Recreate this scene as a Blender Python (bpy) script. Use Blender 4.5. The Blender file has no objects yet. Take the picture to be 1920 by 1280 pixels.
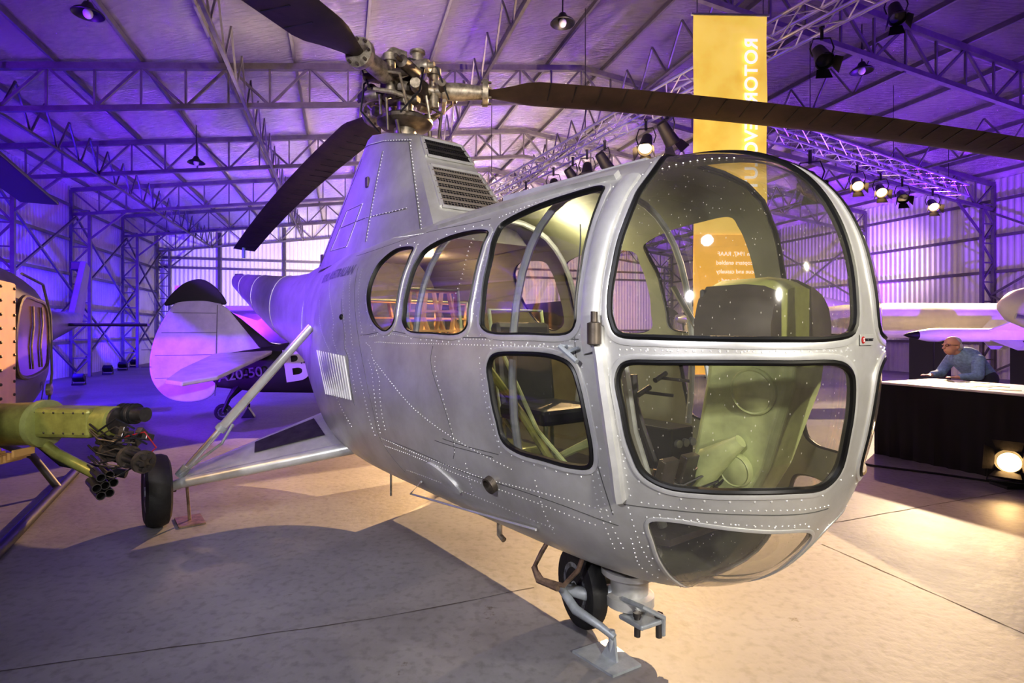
import bpy, bmesh, math, random
from mathutils import Vector, Matrix
from mathutils.geometry import delaunay_2d_cdt
from mathutils.bvhtree import BVHTree
random.seed(7)
C = bpy.context.scene.collection
V = Vector
PI = math.pi
F = 1066.67; HZ = 618.0; EYE = 1.65
bpy.context.scene.view_settings.view_transform = 'Standard'
try: bpy.context.scene.view_settings.look = 'Medium High Contrast'
except Exception: pass

# ------------------------------------------------------------------ materials
def mat(name, col, rough=0.5, metal=0.0, bump=None, var=None, emit=None, coat=0.0):
    m = bpy.data.materials.new(name); m.use_nodes = True
    nt = m.node_tree; b = nt.nodes['Principled BSDF']
    b.inputs['Base Color'].default_value = (*col, 1)
    b.inputs['Roughness'].default_value = rough
    b.inputs['Metallic'].default_value = metal
    b.inputs['Coat Weight'].default_value = coat
    tc = nt.nodes.new('ShaderNodeTexCoord')
    if var:
        sc, amt = var[0], var[1]
        n = nt.nodes.new('ShaderNodeTexNoise'); n.inputs['Scale'].default_value = sc; n.inputs['Detail'].default_value = 8; n.inputs['Roughness'].default_value = .62
        nt.links.new(tc.outputs['Object'], n.inputs['Vector'])
        r = nt.nodes.new('ShaderNodeValToRGB')
        r.color_ramp.elements[0].position = .34; r.color_ramp.elements[1].position = .62
        c2 = var[2] if len(var) > 2 else tuple(max(0, c*(1-amt)) for c in col)
        r.color_ramp.elements[0].color = (*c2, 1); r.color_ramp.elements[1].color = (*col, 1)
        nt.links.new(n.outputs['Fac'], r.inputs['Fac']); nt.links.new(r.outputs['Color'], b.inputs['Base Color'])
    if bump:
        n = nt.nodes.new('ShaderNodeTexNoise'); n.inputs['Scale'].default_value = bump[0]; n.inputs['Detail'].default_value = 4
        nt.links.new(tc.outputs['Object'], n.inputs['Vector'])
        bp = nt.nodes.new('ShaderNodeBump'); bp.inputs['Strength'].default_value = bump[1]; bp.inputs['Distance'].default_value = bump[2] if len(bump) > 2 else .01
        nt.links.new(n.outputs['Fac'], bp.inputs['Height']); nt.links.new(bp.outputs['Normal'], b.inputs['Normal'])
    if emit:
        b.inputs['Emission Color'].default_value = (*emit[0], 1); b.inputs['Emission Strength'].default_value = emit[1]
    return m

def glass_mat(name, tint, gloss=0.12, haze=0.0, hazecol=(.8,.8,.75)):
    m = bpy.data.materials.new(name); m.use_nodes = True; nt = m.node_tree
    for n in list(nt.nodes): nt.nodes.remove(n)
    out = nt.nodes.new('ShaderNodeOutputMaterial')
    tr = nt.nodes.new('ShaderNodeBsdfTransparent'); tr.inputs['Color'].default_value = (*tint, 1)
    gl = nt.nodes.new('ShaderNodeBsdfGlossy'); gl.inputs['Roughness'].default_value = .05
    df = nt.nodes.new('ShaderNodeBsdfDiffuse'); df.inputs['Color'].default_value = (*hazecol, 1)
    fr = nt.nodes.new('ShaderNodeLayerWeight'); fr.inputs['Blend'].default_value = .3
    ad = nt.nodes.new('ShaderNodeMath'); ad.operation = 'MULTIPLY_ADD'; ad.inputs[1].default_value = .65; ad.inputs[2].default_value = gloss*.5
    nt.links.new(fr.outputs['Facing'], ad.inputs[0])
    pw = nt.nodes.new('ShaderNodeMath'); pw.operation = 'MINIMUM'; pw.inputs[1].default_value = .55
    nt.links.new(ad.outputs[0], pw.inputs[0])
    m1 = nt.nodes.new('ShaderNodeMixShader'); nt.links.new(pw.outputs[0], m1.inputs['Fac'])
    nt.links.new(tr.outputs[0], m1.inputs[1]); nt.links.new(gl.outputs[0], m1.inputs[2])
    tc = nt.nodes.new('ShaderNodeTexCoord'); nz = nt.nodes.new('ShaderNodeTexNoise'); nz.inputs['Scale'].default_value = 5; nz.inputs['Detail'].default_value = 8
    nt.links.new(tc.outputs['Object'], nz.inputs['Vector'])
    hm = nt.nodes.new('ShaderNodeMath'); hm.operation = 'MULTIPLY'; hm.inputs[1].default_value = haze*2
    nt.links.new(nz.outputs['Fac'], hm.inputs[0])
    vo = nt.nodes.new('ShaderNodeTexVoronoi'); vo.inputs['Scale'].default_value = 60
    mp = nt.nodes.new('ShaderNodeMapping'); mp.inputs['Scale'].default_value = (1,1,.45); mp.inputs['Rotation'].default_value = (.5,.3,.2)
    nt.links.new(tc.outputs['Object'], mp.inputs['Vector']); nt.links.new(mp.outputs[0], vo.inputs['Vector'])
    sp = nt.nodes.new('ShaderNodeMath'); sp.operation = 'LESS_THAN'; sp.inputs[1].default_value = .1
    nt.links.new(vo.outputs['Distance'], sp.inputs[0])
    s2 = nt.nodes.new('ShaderNodeMath'); s2.operation = 'MULTIPLY_ADD'; s2.inputs[1].default_value = haze*8
    nt.links.new(sp.outputs[0], s2.inputs[0]); nt.links.new(hm.outputs[0], s2.inputs[2])
    m2 = nt.nodes.new('ShaderNodeMixShader'); nt.links.new(s2.outputs[0], m2.inputs['Fac'])
    nt.links.new(m1.outputs[0], m2.inputs[1]); nt.links.new(df.outputs[0], m2.inputs[2])
    nt.links.new(m2.outputs[0], out.inputs['Surface'])
    return m

M = {}
M['silver'] = mat('silver_paint', (.66,.66,.63), .36, .52, bump=(7,.14,.02), var=(2.2,.32,(.5,.49,.45)))
M['silver_b'] = mat('silver_paint_frame', (.70,.70,.67), .33, .5, var=(5,.22))
M['rivet'] = mat('rivet', (.82,.82,.79), .35, .5)
M['seam'] = mat('panel_seam', (.13,.13,.12), .6, .2)
M['joint'] = mat('joint_filler', (.06,.05,.045), .8)
M['lining'] = mat('cabin_lining', (.2,.21,.14), .7, 0, var=(3,.3))
M['rubber'] = mat('black_rubber', (.006,.006,.006), .45)
M['tyre'] = mat('tyre_rubber', (.016,.016,.016), .6, 0, bump=(40,.2), var=(12,.4))
M['glass'] = glass_mat('perspex', (.98,.97,.91), .14, .03, (.95,.9,.76))
M['glass_s'] = glass_mat('side_perspex', (.80,.80,.78), .2, .012)
M['green'] = mat('interior_green', (.44,.5,.24), .45, 0, var=(8,.3))
M['olive'] = mat('olive_drab', (.34,.37,.12), .5, 0, var=(8,.3))
M['hood'] = mat('hood_cover_brown', (.06,.05,.04), .55, 0, var=(8,.4))
M['dark'] = mat('dark_metal', (.03,.03,.032), .45, .5)
M['black'] = mat('black_paint', (.01,.01,.012), .5)
M['blade'] = mat('blade_fabric', (.05,.031,.024), .6, 0, bump=(14,.3), var=(3,.55))
M['gun'] = mat('gun_metal', (.14,.13,.125), .35, .8, var=(10,.4))
M['grille'] = mat('grille_mesh_metal', (.36,.32,.27), .4, .6)
M['hubm'] = mat('hub_metal', (.52,.46,.36), .42, .6, var=(14,.65))
M['hubd'] = mat('hub_dark', (.15,.125,.1), .46, .6, var=(14,.5))
M['tan'] = mat('wicker_tan', (.75,.44,.16), .7)
M['leather'] = mat('dark_cushion', (.03,.032,.03), .5, bump=(20,.2))
M['gpaint'] = mat('grey_paint', (.40,.43,.45), .4, .3, var=(10,.3))
M['steel'] = mat('steel_frame', (.15,.14,.145), .45, .35, var=(4,.3))
M['alu'] = mat('aluminium', (.75,.75,.75), .3, .9)
M['white'] = mat('white_paint', (.8,.79,.77), .5, 0, var=(3,.12))
M['cream'] = mat('cream_paint', (.88,.83,.68), .4, 0, var=(3,.1))
M['huey'] = mat('faded_olive_paint', (.17,.16,.13), .5, .1, var=(2,.3))
M['sand'] = mat('sand_panel', (.8,.47,.17), .5, 0, var=(4,.15))
M['ygreen'] = mat('yellow_green_primer', (.32,.33,.09), .38, .25, var=(8,.4))
M['camo'] = mat('camouflage_brown', (.04,.028,.028), .6, 0, var=(1.3,0,(.02,.028,.015)))
M['lav'] = mat('pale_tail_paint', (.7,.67,.7), .5, 0, var=(3,.25))
M['text'] = mat('lettering', (.8,.78,.76), .6)
M['textb'] = mat('banner_lettering_glow', (.95,.93,.9), .6, emit=((1,.95,.88), .7))  # letters emit a little so they read as brightly lit
M['textd'] = mat('grey_lettering', (.2,.19,.2), .6)
M['textf'] = mat('faded_lettering', (.2,.2,.22), .5, .2)
M['skin'] = mat('skin', (.7,.38,.26), .5)
M['shirt'] = mat('blue_shirt', (.3,.44,.62), .8, bump=(30,.3), var=(30,.35))
M['trouser'] = mat('dark_trousers', (.05,.05,.07), .8)
M['hair'] = mat('grey_hair', (.66,.64,.6), .8, bump=(80,.6))
M['cloth'] = mat('black_cloth', (.006,.005,.005), .8)
M['red'] = mat('red_paint', (.35,.02,.02), .5)
M['bulb'] = mat('lit_lens', (1,.9,.7), .3, emit=((1,.62,.25), 8))
M['lens'] = mat('dark_lens', (.03,.03,.05), .1)
M['amber'] = mat('amber_window', (.16,.09,.04), .15, 0, var=(3,.8))
M['rust'] = mat('worn_steel', (.34,.24,.17), .5, .6, var=(20,.5))

def foil():
    m = bpy.data.materials.new('foil_insulation'); m.use_nodes = True; nt = m.node_tree; b = nt.nodes['Principled BSDF']
    b.inputs['Metallic'].default_value = .9; b.inputs['Roughness'].default_value = .22; b.inputs['Base Color'].default_value = (.86,.82,.78,1)
    tc = nt.nodes.new('ShaderNodeTexCoord')
    mp = nt.nodes.new('ShaderNodeMapping'); mp.inputs['Scale'].default_value = (1.2,5,1); mp.inputs['Rotation'].default_value = (0,0,-.2915)
    nt.links.new(tc.outputs['Object'], mp.inputs['Vector'])
    n1 = nt.nodes.new('ShaderNodeTexNoise'); n1.inputs['Scale'].default_value = 1.7; n1.inputs['Detail'].default_value = 8; n1.inputs['Roughness'].default_value = .8
    nt.links.new(mp.outputs[0], n1.inputs['Vector'])
    v = nt.nodes.new('ShaderNodeTexVoronoi'); v.inputs['Scale'].default_value = 3.4
    nt.links.new(mp.outputs[0], v.inputs['Vector'])
    a = nt.nodes.new('ShaderNodeMath'); a.operation = 'ADD'; nt.links.new(n1.outputs['Fac'], a.inputs[0]); nt.links.new(v.outputs['Distance'], a.inputs[1])
    bp = nt.nodes.new('ShaderNodeBump'); bp.inputs['Strength'].default_value = .9; bp.inputs['Distance'].default_value = .24
    nt.links.new(a.outputs[0], bp.inputs['Height']); nt.links.new(bp.outputs[0], b.inputs['Normal'])
    return m
M['foil'] = foil()
def concrete():
    m = bpy.data.materials.new('worn_concrete'); m.use_nodes = True; nt = m.node_tree; b = nt.nodes['Principled BSDF']
    tc = nt.nodes.new('ShaderNodeTexCoord')
    n1 = nt.nodes.new('ShaderNodeTexNoise'); n1.inputs['Scale'].default_value = .7; n1.inputs['Detail'].default_value = 9; n1.inputs['Roughness'].default_value = .65
    n2 = nt.nodes.new('ShaderNodeTexNoise'); n2.inputs['Scale'].default_value = 18; n2.inputs['Detail'].default_value = 9
    n3 = nt.nodes.new('ShaderNodeTexNoise'); n3.inputs['Scale'].default_value = 2.6; n3.inputs['Detail'].default_value = 10; n3.inputs['Roughness'].default_value = .8
    for n in (n1, n2, n3): nt.links.new(tc.outputs['Object'], n.inputs['Vector'])
    r1 = nt.nodes.new('ShaderNodeValToRGB'); e = r1.color_ramp.elements
    e[0].position = .34; e[0].color = (.155,.148,.15,1); e[1].position = .66; e[1].color = (.255,.248,.25,1)
    nt.links.new(n1.outputs['Fac'], r1.inputs['Fac'])
    r2 = nt.nodes.new('ShaderNodeValToRGB'); e = r2.color_ramp.elements
    e[0].position = .3; e[0].color = (.6,.58,.57,1); e[1].position = .5; e[1].color = (1,1,1,1)
    nt.links.new(n2.outputs['Fac'], r2.inputs['Fac'])
    r5 = nt.nodes.new('ShaderNodeValToRGB'); e = r5.color_ramp.elements
    e[0].position = .335; e[0].color = (.4,.3,.22,1); e[1].position = .375; e[1].color = (1,1,1,1)
    nt.links.new(n3.outputs['Fac'], r5.inputs['Fac'])
    mx = nt.nodes.new('ShaderNodeMixRGB'); mx.blend_type = 'MULTIPLY'; mx.inputs['Fac'].default_value = .6
    nt.links.new(r1.outputs[0], mx.inputs[1]); nt.links.new(r2.outputs[0], mx.inputs[2])
    mx2 = nt.nodes.new('ShaderNodeMixRGB'); mx2.blend_type = 'MULTIPLY'; mx2.inputs['Fac'].default_value = .8
    nt.links.new(mx.outputs[0], mx2.inputs[1]); nt.links.new(r5.outputs[0], mx2.inputs[2])
    nt.links.new(mx2.outputs[0], b.inputs['Base Color'])
    r4 = nt.nodes.new('ShaderNodeMapRange'); r4.inputs['To Min'].default_value = .42; r4.inputs['To Max'].default_value = .72
    nt.links.new(n1.outputs['Fac'], r4.inputs['Value']); nt.links.new(r4.outputs[0], b.inputs['Roughness'])
    bp = nt.nodes.new('ShaderNodeBump'); bp.inputs['Strength'].default_value = .35; bp.inputs['Distance'].default_value = .008
    nt.links.new(n2.outputs['Fac'], bp.inputs['Height']); nt.links.new(bp.outputs[0], b.inputs['Normal'])
    return m
M['concrete'] = concrete()
M['wall'] = mat('corrugated_wall', (.56,.54,.56), .45, .25, var=(1.0,.15))
M['wallw'] = mat('translucent_wall_sheet', (.8,.79,.73), .5)
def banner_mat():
    m = bpy.data.materials.new('banner_print_glow'); m.use_nodes = True; nt = m.node_tree; b = nt.nodes['Principled BSDF']
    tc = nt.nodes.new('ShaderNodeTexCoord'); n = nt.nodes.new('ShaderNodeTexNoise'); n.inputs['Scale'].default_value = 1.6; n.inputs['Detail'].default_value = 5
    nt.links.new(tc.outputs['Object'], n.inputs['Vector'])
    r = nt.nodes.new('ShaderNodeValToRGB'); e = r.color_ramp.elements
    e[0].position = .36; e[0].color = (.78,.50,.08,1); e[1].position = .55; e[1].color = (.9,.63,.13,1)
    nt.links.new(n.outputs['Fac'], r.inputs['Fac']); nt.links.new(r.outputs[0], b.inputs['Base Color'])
    nt.links.new(r.outputs[0], b.inputs['Emission Color']); b.inputs['Emission Strength'].default_value = .68  # cloth emits its own print colour in place of light falling on it
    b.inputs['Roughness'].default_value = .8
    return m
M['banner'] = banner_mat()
M['orange'] = mat('banner_orange_glow', (.86,.47,.06), .8, emit=((.9,.49,.06), .65))  # emission brightens the panel as if it were lit

# ------------------------------------------------------------------ mesh builder
class MB:
    def __init__(s): s.v = []; s.f = []
    def add(s, vs, fs):
        o = len(s.v); s.v += [V(x) for x in vs]; s.f += [tuple(i+o for i in f) for f in fs]; return s
    def box(s, c, d, R=None, bev=0):
        c = V(c); x, y, z = d[0]/2, d[1]/2, d[2]/2
        p = [V((sx*x, sy*y, sz*z)) for sz in (-1,1) for sy in (-1,1) for sx in (-1,1)]
        if R is not None: p = [R @ q for q in p]
        return s.add([c+q for q in p], [(0,2,3,1),(4,5,7,6),(0,1,5,4),(2,6,7,3),(0,4,6,2),(1,3,7,5)])
    def bar(s, a, b, w, h=None, up=(0,0,1)):
        a, b = V(a), V(b); h = h or w; t = (b-a).normalized(); up = V(up)
        if abs(t.dot(up)) > .98: up = V((1,0,0))
        x = t.cross(up).normalized()*w/2; y = x.cross(t).normalized()*h/2
        return s.add([a-x-y,a+x-y,a+x+y,a-x+y,b-x-y,b+x-y,b+x+y,b-x+y], [(0,1,2,3),(7,6,5,4),(0,4,5,1),(1,5,6,2),(2,6,7,3),(3,7,4,0)])
    def tube(s, pts, r, n=8, closed=False):
        pts = [V(p) for p in pts]; N = len(pts); rs = r if isinstance(r, (list,tuple)) else [r]*N
        ref = None; rings = []
        for i in range(N):
            if closed: t = pts[(i+1)%N]-pts[i-1]
            else: t = pts[min(i+1,N-1)]-pts[max(i-1,0)]
            if t.length < 1e-9: t = V((0,0,1))
            t.normalize()
            if ref is None: ref = t.orthogonal().normalized()
            ref = ref - t*ref.dot(t)
            if ref.length < 1e-6: ref = t.orthogonal()
            ref.normalize(); b = t.cross(ref)
            rings.append([pts[i]+(ref*math.cos(2*PI*k/n)+b*math.sin(2*PI*k/n))*rs[i] for k in range(n)])
        return s.loft(rings, closed=closed)
    def loft(s, rings, closed=False, cap=True):
        n = len(rings[0]); vs = [p for r in rings for p in r]; fs = []
        R = len(rings)
        for i in range(R if closed else R-1):
            a = i*n; b = ((i+1)%R)*n
            for k in range(n):
                k2 = (k+1)%n; fs.append((a+k, a+k2, b+k2, b+k))
        if cap and not closed:
            fs.append(tuple(range(n))[::-1]); fs.append(tuple((R-1)*n+k for k in range(n)))
        return s.add(vs, fs)
    def lathe(s, prof, c=(0,0,0), axis=(0,0,1), n=24):
        c = V(c); q = V((0,0,1)).rotation_difference(V(axis).normalized()).to_matrix()
        rings = [[c+q@V((r*math.cos(2*PI*k/n), r*math.sin(2*PI*k/n), z)) for k in range(n)] for r, z in prof]
        return s.loft(rings)
    def cyl(s, a, b, r, r2=None, n=16):
        a, b = V(a), V(b); L = (b-a).length
        return s.lathe([(r,0),(r if r2 is None else r2, L)], a, b-a, n)
    def ell(s, c, r, R=None, n=16, m=10):
        rings = []
        for i in range(m+1):
            t = PI*i/m; rr = max(math.sin(t), .001)
            ring = [V((r[0]*rr*math.cos(2*PI*k/n), r[1]*rr*math.sin(2*PI*k/n), -r[2]*math.cos(t))) for k in range(n)]
            if R is not None: ring = [R@p for p in ring]
            rings.append([V(c)+p for p in ring])
        return s.loft(rings)
    def quad(s, *p): return s.add(p, [tuple(range(len(p)))])
    def prism(s, poly, d):
        poly = [V(p) for p in poly]; d = V(d); n = len(poly)
        return s.add(poly+[p+d for p in poly], [tuple(range(n))[::-1], tuple(n+i for i in range(n))]+[(i,(i+1)%n,n+(i+1)%n,n+i) for i in range(n)])
    def build(s, name, m, parent=None, smooth=False, bevel=0, recalc=True, T=None):
        me = bpy.data.meshes.new(name)
        vs = [T@p for p in s.v] if T is not None else s.v
        me.from_pydata([tuple(p) for p in vs], [], s.f); me.update()
        if recalc:
            bm = bmesh.new(); bm.from_mesh(me); bmesh.ops.recalc_face_normals(bm, faces=bm.faces); bm.to_mesh(me); bm.free()
        o = bpy.data.objects.new(name, me); C.objects.link(o)
        if parent: o.parent = parent
        me.materials.append(M[m] if isinstance(m, str) else m)
        if smooth:
            for p in me.polygons: p.use_smooth = True
            try: me.set_sharp_from_angle(angle=math.radians(38))
            except Exception: pass
        if bevel:
            b = o.modifiers.new('bevel','BEVEL'); b.width = bevel; b.segments = 2
        return o
def empty(name, label, cat, loc=(0,0,0), rz=0, group=None):
    o = bpy.data.objects.new(name, None); C.objects.link(o); o.location = loc; o.rotation_euler = (0,0,rz)
    o['label'] = label; o['category'] = cat
    if group: o['group'] = group
    o.empty_display_size = .1
    return o
def tag(o, label, cat, group=None):
    o['label'] = label; o['category'] = cat
    if group: o['group'] = group
    return o
def struct(o): o['kind'] = 'structure'; return o
def text(body, size, m, parent, T, name='lettering', ext=.001, bold=.012, align='CENTER', spacing=1.0):
    cu = bpy.data.curves.new('t','FONT'); cu.body = body; cu.size = size; cu.extrude = ext; cu.align_x = align; cu.align_y = 'CENTER'; cu.offset = size*bold; cu.space_character = spacing
    ob = bpy.data.objects.new('t', cu); C.objects.link(ob)
    dg = bpy.context.evaluated_depsgraph_get(); dg.update()
    me = bpy.data.meshes.new_from_object(ob.evaluated_get(dg)); bpy.data.objects.remove(ob)
    me.transform(T); me.name = name
    o = bpy.data.objects.new(name, me); C.objects.link(o); o.parent = parent
    me.materials.clear(); me.materials.append(M[m]); return o
def axes(o, x, y, z):
    return Matrix(((x[0],y[0],z[0],o[0]),(x[1],y[1],z[1],o[1]),(x[2],y[2],z[2],o[2]),(0,0,0,1)))
def at(px, py, Y): return V(((px-960)/F*Y, Y, EYE-(py-HZ)/F*Y))
def ground(px, py): Y = EYE*F/(py-HZ); return V(((px-960)/F*Y, Y, 0))
ORD = ['first','second','third','fourth','fifth','sixth','seventh','eighth','ninth','tenth','eleventh','twelfth']

# ------------------------------------------------------------------ camera
cam = bpy.data.cameras.new('camera'); co = bpy.data.objects.new('camera', cam); C.objects.link(co)
co.location = (0,0,EYE); co.rotation_euler = (PI/2,0,0); cam.lens = 20; cam.sensor_width = 36; cam.shift_y = -(640-HZ)/1920
cam.clip_start = .05; bpy.context.scene.camera = co

# ------------------------------------------------------------------ hangar
HA = math.radians(16.7); ca, sa = math.cos(HA), math.sin(HA)
def hp(e, a, z=0): return V((ca*e-sa*a, sa*e+ca*a, z))
E0, E1, ER, A0, A1 = -9.2, 21.2, 6.0, -14.0, 33.6
def roofz(e): return 6.72+.128*(15.2-abs(e-ER))
mb = MB(); mb.quad(hp(E0,A0),hp(E1,A0),hp(E1,A1),hp(E0,A1)); struct(mb.build('floor','concrete'))
mb = MB()
for (a, b) in ((E0,ER),(ER,E1)):
    mb.quad(hp(a,A0,roofz(a)),hp(b,A0,roofz(b)),hp(b,A1,roofz(b)),hp(a,A1,roofz(a)))
ceil = struct(mb.build('ceiling','foil'))
e = E0+.6
while e < E1:
    MB().bar(hp(e,A0,roofz(e)-.07),hp(e,A1,roofz(e)-.07),.05,.11).build('purlin','steel',ceil); e += 1.52
def corr(p0, p1, z0, zf, name, m='wall', period=.2, dep=.035):
    d = p1-p0; L = d.length; t = d/L; nrm = V((-t.y,t.x,0)); N = int(L/period*4); vs = []; fs = []
    for i in range(N+1):
        k = i/N; off = dep if (i%4) in (1,2) else 0
        q = p0+d*k+nrm*off
        vs += [V((q.x,q.y,z0)), V((q.x,q.y,zf(k)))]
    for i in range(N): fs.append((2*i,2*i+2,2*i+3,2*i+1))
    return MB().add(vs,fs).build(name,m,recalc=False)
wl = struct(corr(hp(E0,A1),hp(E0,A0),0,lambda k:roofz(E0),'wall_left'))
wr = struct(corr(hp(E1,A0),hp(E1,A1),0,lambda k:roofz(E1),'wall_right'))
wb = struct(corr(hp(E1,A1),hp(E0,A1),0,lambda k:roofz(E1+(E0-E1)*k),'wall_back','wallw'))
wf = struct(corr(hp(E0,A0),hp(E1,A0),0,lambda k:roofz(E0+(E1-E0)*k),'wall_front'))
for w_, e_ in ((wl,E0+.12),(wr,E1-.12)):
    for z in (1.2,2.4,3.6,4.8,6.0): MB().bar(hp(e_,-2,z),hp(e_,A1,z),.05,.1).build('wall_rail','steel',w_)
for z in (1.6,4.9,5.4): MB().bar(hp(E0,A1-.15,z),hp(E1,A1-.15,z),.08,.12).build('wall_rail','steel',wb)
for e_ in (-6.2,-3,.2,3.4,6.6,9.8,13,16.2): MB().bar(hp(e_,A1-.15,0),hp(e_,A1-.15,roofz(e_)-.3),.14,.14).build('wall_post','steel',wb)

def frame(a, label):
    root = empty('portal_frame', label, 'roof frame', hp(ER,a,0), HA, 'steel frames carrying the hangar roof')
    def q(e, z): return V((e-ER, 0, z))
    L, R = E0+.15, E1-.15; D = .86
    tz = lambda e: roofz(e)-.2
    for nm, o, w in (('top_chord',0,.13),('bottom_chord',-D,.1)):
        m_ = MB(); m_.bar(q(L,tz(L)+o),q(ER,tz(ER)+o),w); m_.bar(q(ER,tz(ER)+o),q(R,tz(R)+o),w); m_.build(nm,'steel',root)
    m_ = MB(); n = 36; es = [L+(R-L)*i/n for i in range(n+1)]
    for i, e_ in enumerate(es):
        m_.bar(q(e_,tz(e_)),q(e_,tz(e_)-D),.04)
        if i < n:
            e2 = es[i+1]
            if i % 2: m_.bar(q(e_,tz(e_)-D),q(e2,tz(e2)),.05)
            else: m_.bar(q(e_,tz(e_)),q(e2,tz(e2)-D),.05)
    m_.build('web_bracing','steel',root)
    for s_, e_ in ((1,L),(-1,R)):
        m_ = MB(); W = .55
        m_.bar(q(e_,0),q(e_,tz(e_)),.1); m_.bar(q(e_+s_*W,0),q(e_+s_*W,tz(e_)-D),.1)
        for k in range(9):
            z = k*.65; m_.bar(q(e_+(s_*W if k%2 else 0),z),q(e_+(0 if k%2 else s_*W),z+.65),.05); m_.bar(q(e_,z+.65),q(e_+s_*W,z+.65),.04)
        m_.bar(q(e_+s_*W,tz(e_)-1.7),q(e_+s_*1.7,tz(e_+s_*1.7)-D),.06)
        m_.build('lattice_column','steel',root)
fa = [8.8,13.7,18.6,23.5,28.4,33.2]
for i, a in enumerate(fa):
    frame(a, ['steel lattice roof frame nearest the camera, passing just behind the yellow banner','second steel lattice roof frame from the camera','third steel lattice roof frame from the camera','fourth steel lattice roof frame from the camera','fifth steel lattice roof frame, next to last before the end wall','steel lattice roof frame standing against the far end wall'][i])
for e_ in (-6.5,-2.0,3.0,7.0,11.0,16.0):
    m_ = MB()
    for i in range(len(fa)-1):
        a, b = fa[i], fa[i+1]; zt = roofz(e_)-.25; zb = zt-.86
        m_.bar(hp(e_,a,zb),hp(e_,b,zb),.06)
        for k in range(4):
            x0 = a+(b-a)*k/4; x1 = a+(b-a)*(k+.5)/4; x2 = a+(b-a)*(k+1)/4
            m_.bar(hp(e_,x0,zb),hp(e_,x1,zt),.035); m_.bar(hp(e_,x1,zt),hp(e_,x2,zb),.035)
    m_.build('roof_bracing','steel',ceil)
m_ = MB()
for i in range(len(fa)-1):
    for z0, z1 in ((.2,2.8),(2.8,5.6)):
        for ew in (E0+.3,E1-.3):
            if i % 2 == 0 or ew < 0: m_.bar(hp(ew,fa[i],z0),hp(ew,fa[i+1],z1),.06); m_.bar(hp(ew,fa[i],z1),hp(ew,fa[i+1],z0),.06)
m_.build('wall_cross_bracing','steel',wl)
m_ = MB()
def joint(p, q, w=.012):
    p, q = V(p), V(q); d = q-p; n = int(d.length/.12); t = d.normalized(); s_ = V((-t.y,t.x,0)); off = 0; prev = None
    for i in range(n+1):
        off = off*.8+random.uniform(-.006,.006); c = p+d*i/n+s_*off; hw = w*random.uniform(.15,.5)
        cur = (c-s_*hw+V((0,0,.0015)), c+s_*hw+V((0,0,.0015)))
        if prev: m_.quad(prev[0],prev[1],cur[1],cur[0])
        prev = cur
for a in (7.8,13.4): joint(hp(-9,a),hp(21,a))
for e_ in (8.4,): joint(hp(e_,-4),hp(e_,30))
joint(ground(-20,1262),ground(700,1160)); joint(ground(700,1160),ground(1000,1100)); joint(ground(1540,1020),ground(1950,1200)); joint(ground(1560,980),ground(1900,920))
m_.build('expansion_joint','joint',bpy.data.objects['floor'])

# ------------------------------------------------------------------ lighting trusses
def boxtruss(P0, P1, label):
    P0, P1 = V(P0), V(P1); root = empty('lighting_truss', label, 'lighting truss', P0, 0, 'aluminium lighting trusses')
    d = P1-P0; L = d.length; t = d/L; x = V((-t.y,t.x,0)); z = V((0,0,1)); h = .16
    cs = [x*h+z*h, -x*h+z*h, -x*h-z*h, x*h-z*h]
    for c in cs: MB().tube([c, d+c], .025, 8).build('main_tube','alu',root,True)
    m_ = MB(); n = int(L/.36)
    for i in range(n):
        p, q_ = d*(i/n), d*((i+1)/n)
        for k in range(4):
            a, b = cs[k], cs[(k+1)%4]
            if i % 2: a, b = b, a
            m_.tube([p+a, q_+b], .011, 5)
    m_.build('lattice','alu',root,True)
    for k in (.15,.55,.9):
        p = d*k; top = roofz(ER-abs((V((P0.x+p.x,P0.y+p.y,0)).dot(V((ca,sa,0))))-ER))-P0.z-.1
        MB().tube([p+z*h, p+z*top], .008, 6).build('hanging_cable','dark',root)
    return P0, P1
T1 = boxtruss((4.9,4.9,5.6),(-1.2,17.8,5.6),'aluminium lighting truss running from above the banner to the far left')
T2 = boxtruss((5.1,11.2,5.6),(12.9,16.3,5.6),'aluminium lighting truss on the right behind the yellow banner')
def stage_light(pos, aim, label, lit, group, sc=1.0):
    pos = V(pos); root = empty('stage_light', label, 'stage light', pos, 0, group)
    d = (V(aim)-pos).normalized(); x = d.cross(V((0,0,1))).normalized(); u = x.cross(d)
    c = V((0,0,-.34))*sc
    MB().lathe([(.05*sc,-.19*sc),(.075*sc,-.17*sc),(.085*sc,-.05*sc),(.1*sc,.12*sc),(.112*sc,.15*sc),(.1*sc,.155*sc),(.09*sc,.05*sc)], c, d, 16).build('housing','black',root,True)
    MB().lathe([(.001,.1*sc),(.09*sc,.1*sc),(.09*sc,.11*sc),(.001,.118*sc)], c, d, 16).build('lens','bulb' if lit else 'lens',root,True)
    MB().tube([c+x*.11*sc, c+x*.14*sc+V((0,0,.1))*sc, c+x*.1*sc+V((0,0,.22))*sc, c-x*.1*sc+V((0,0,.22))*sc, c-x*.14*sc+V((0,0,.1))*sc, c-x*.11*sc], .009*sc, 6).build('yoke','black',root)
    MB().tube([V((0,0,-.14))*sc,V((0,0,-.01))*sc,V((0,0,0)),V((0,0,.02))], [.02*sc,.02*sc,.035,.035]).build('clamp','dark',root)
    for k, (w, s_) in enumerate(((u,x),(-u,x),(x,u),(-x,u))):
        p = c+d*.15*sc+w*.1*sc; q_ = p+(d*.13+w*.05)*sc
        MB().quad(p-s_*.07*sc, p+s_*.07*sc, q_+s_*.1*sc, q_-s_*.1*sc).build('barn_door','black',root)
    return pos+c+d*.35*sc
g1 = 'stage lights on the long left lighting truss'; g2 = 'stage lights on the right lighting truss'
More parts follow.
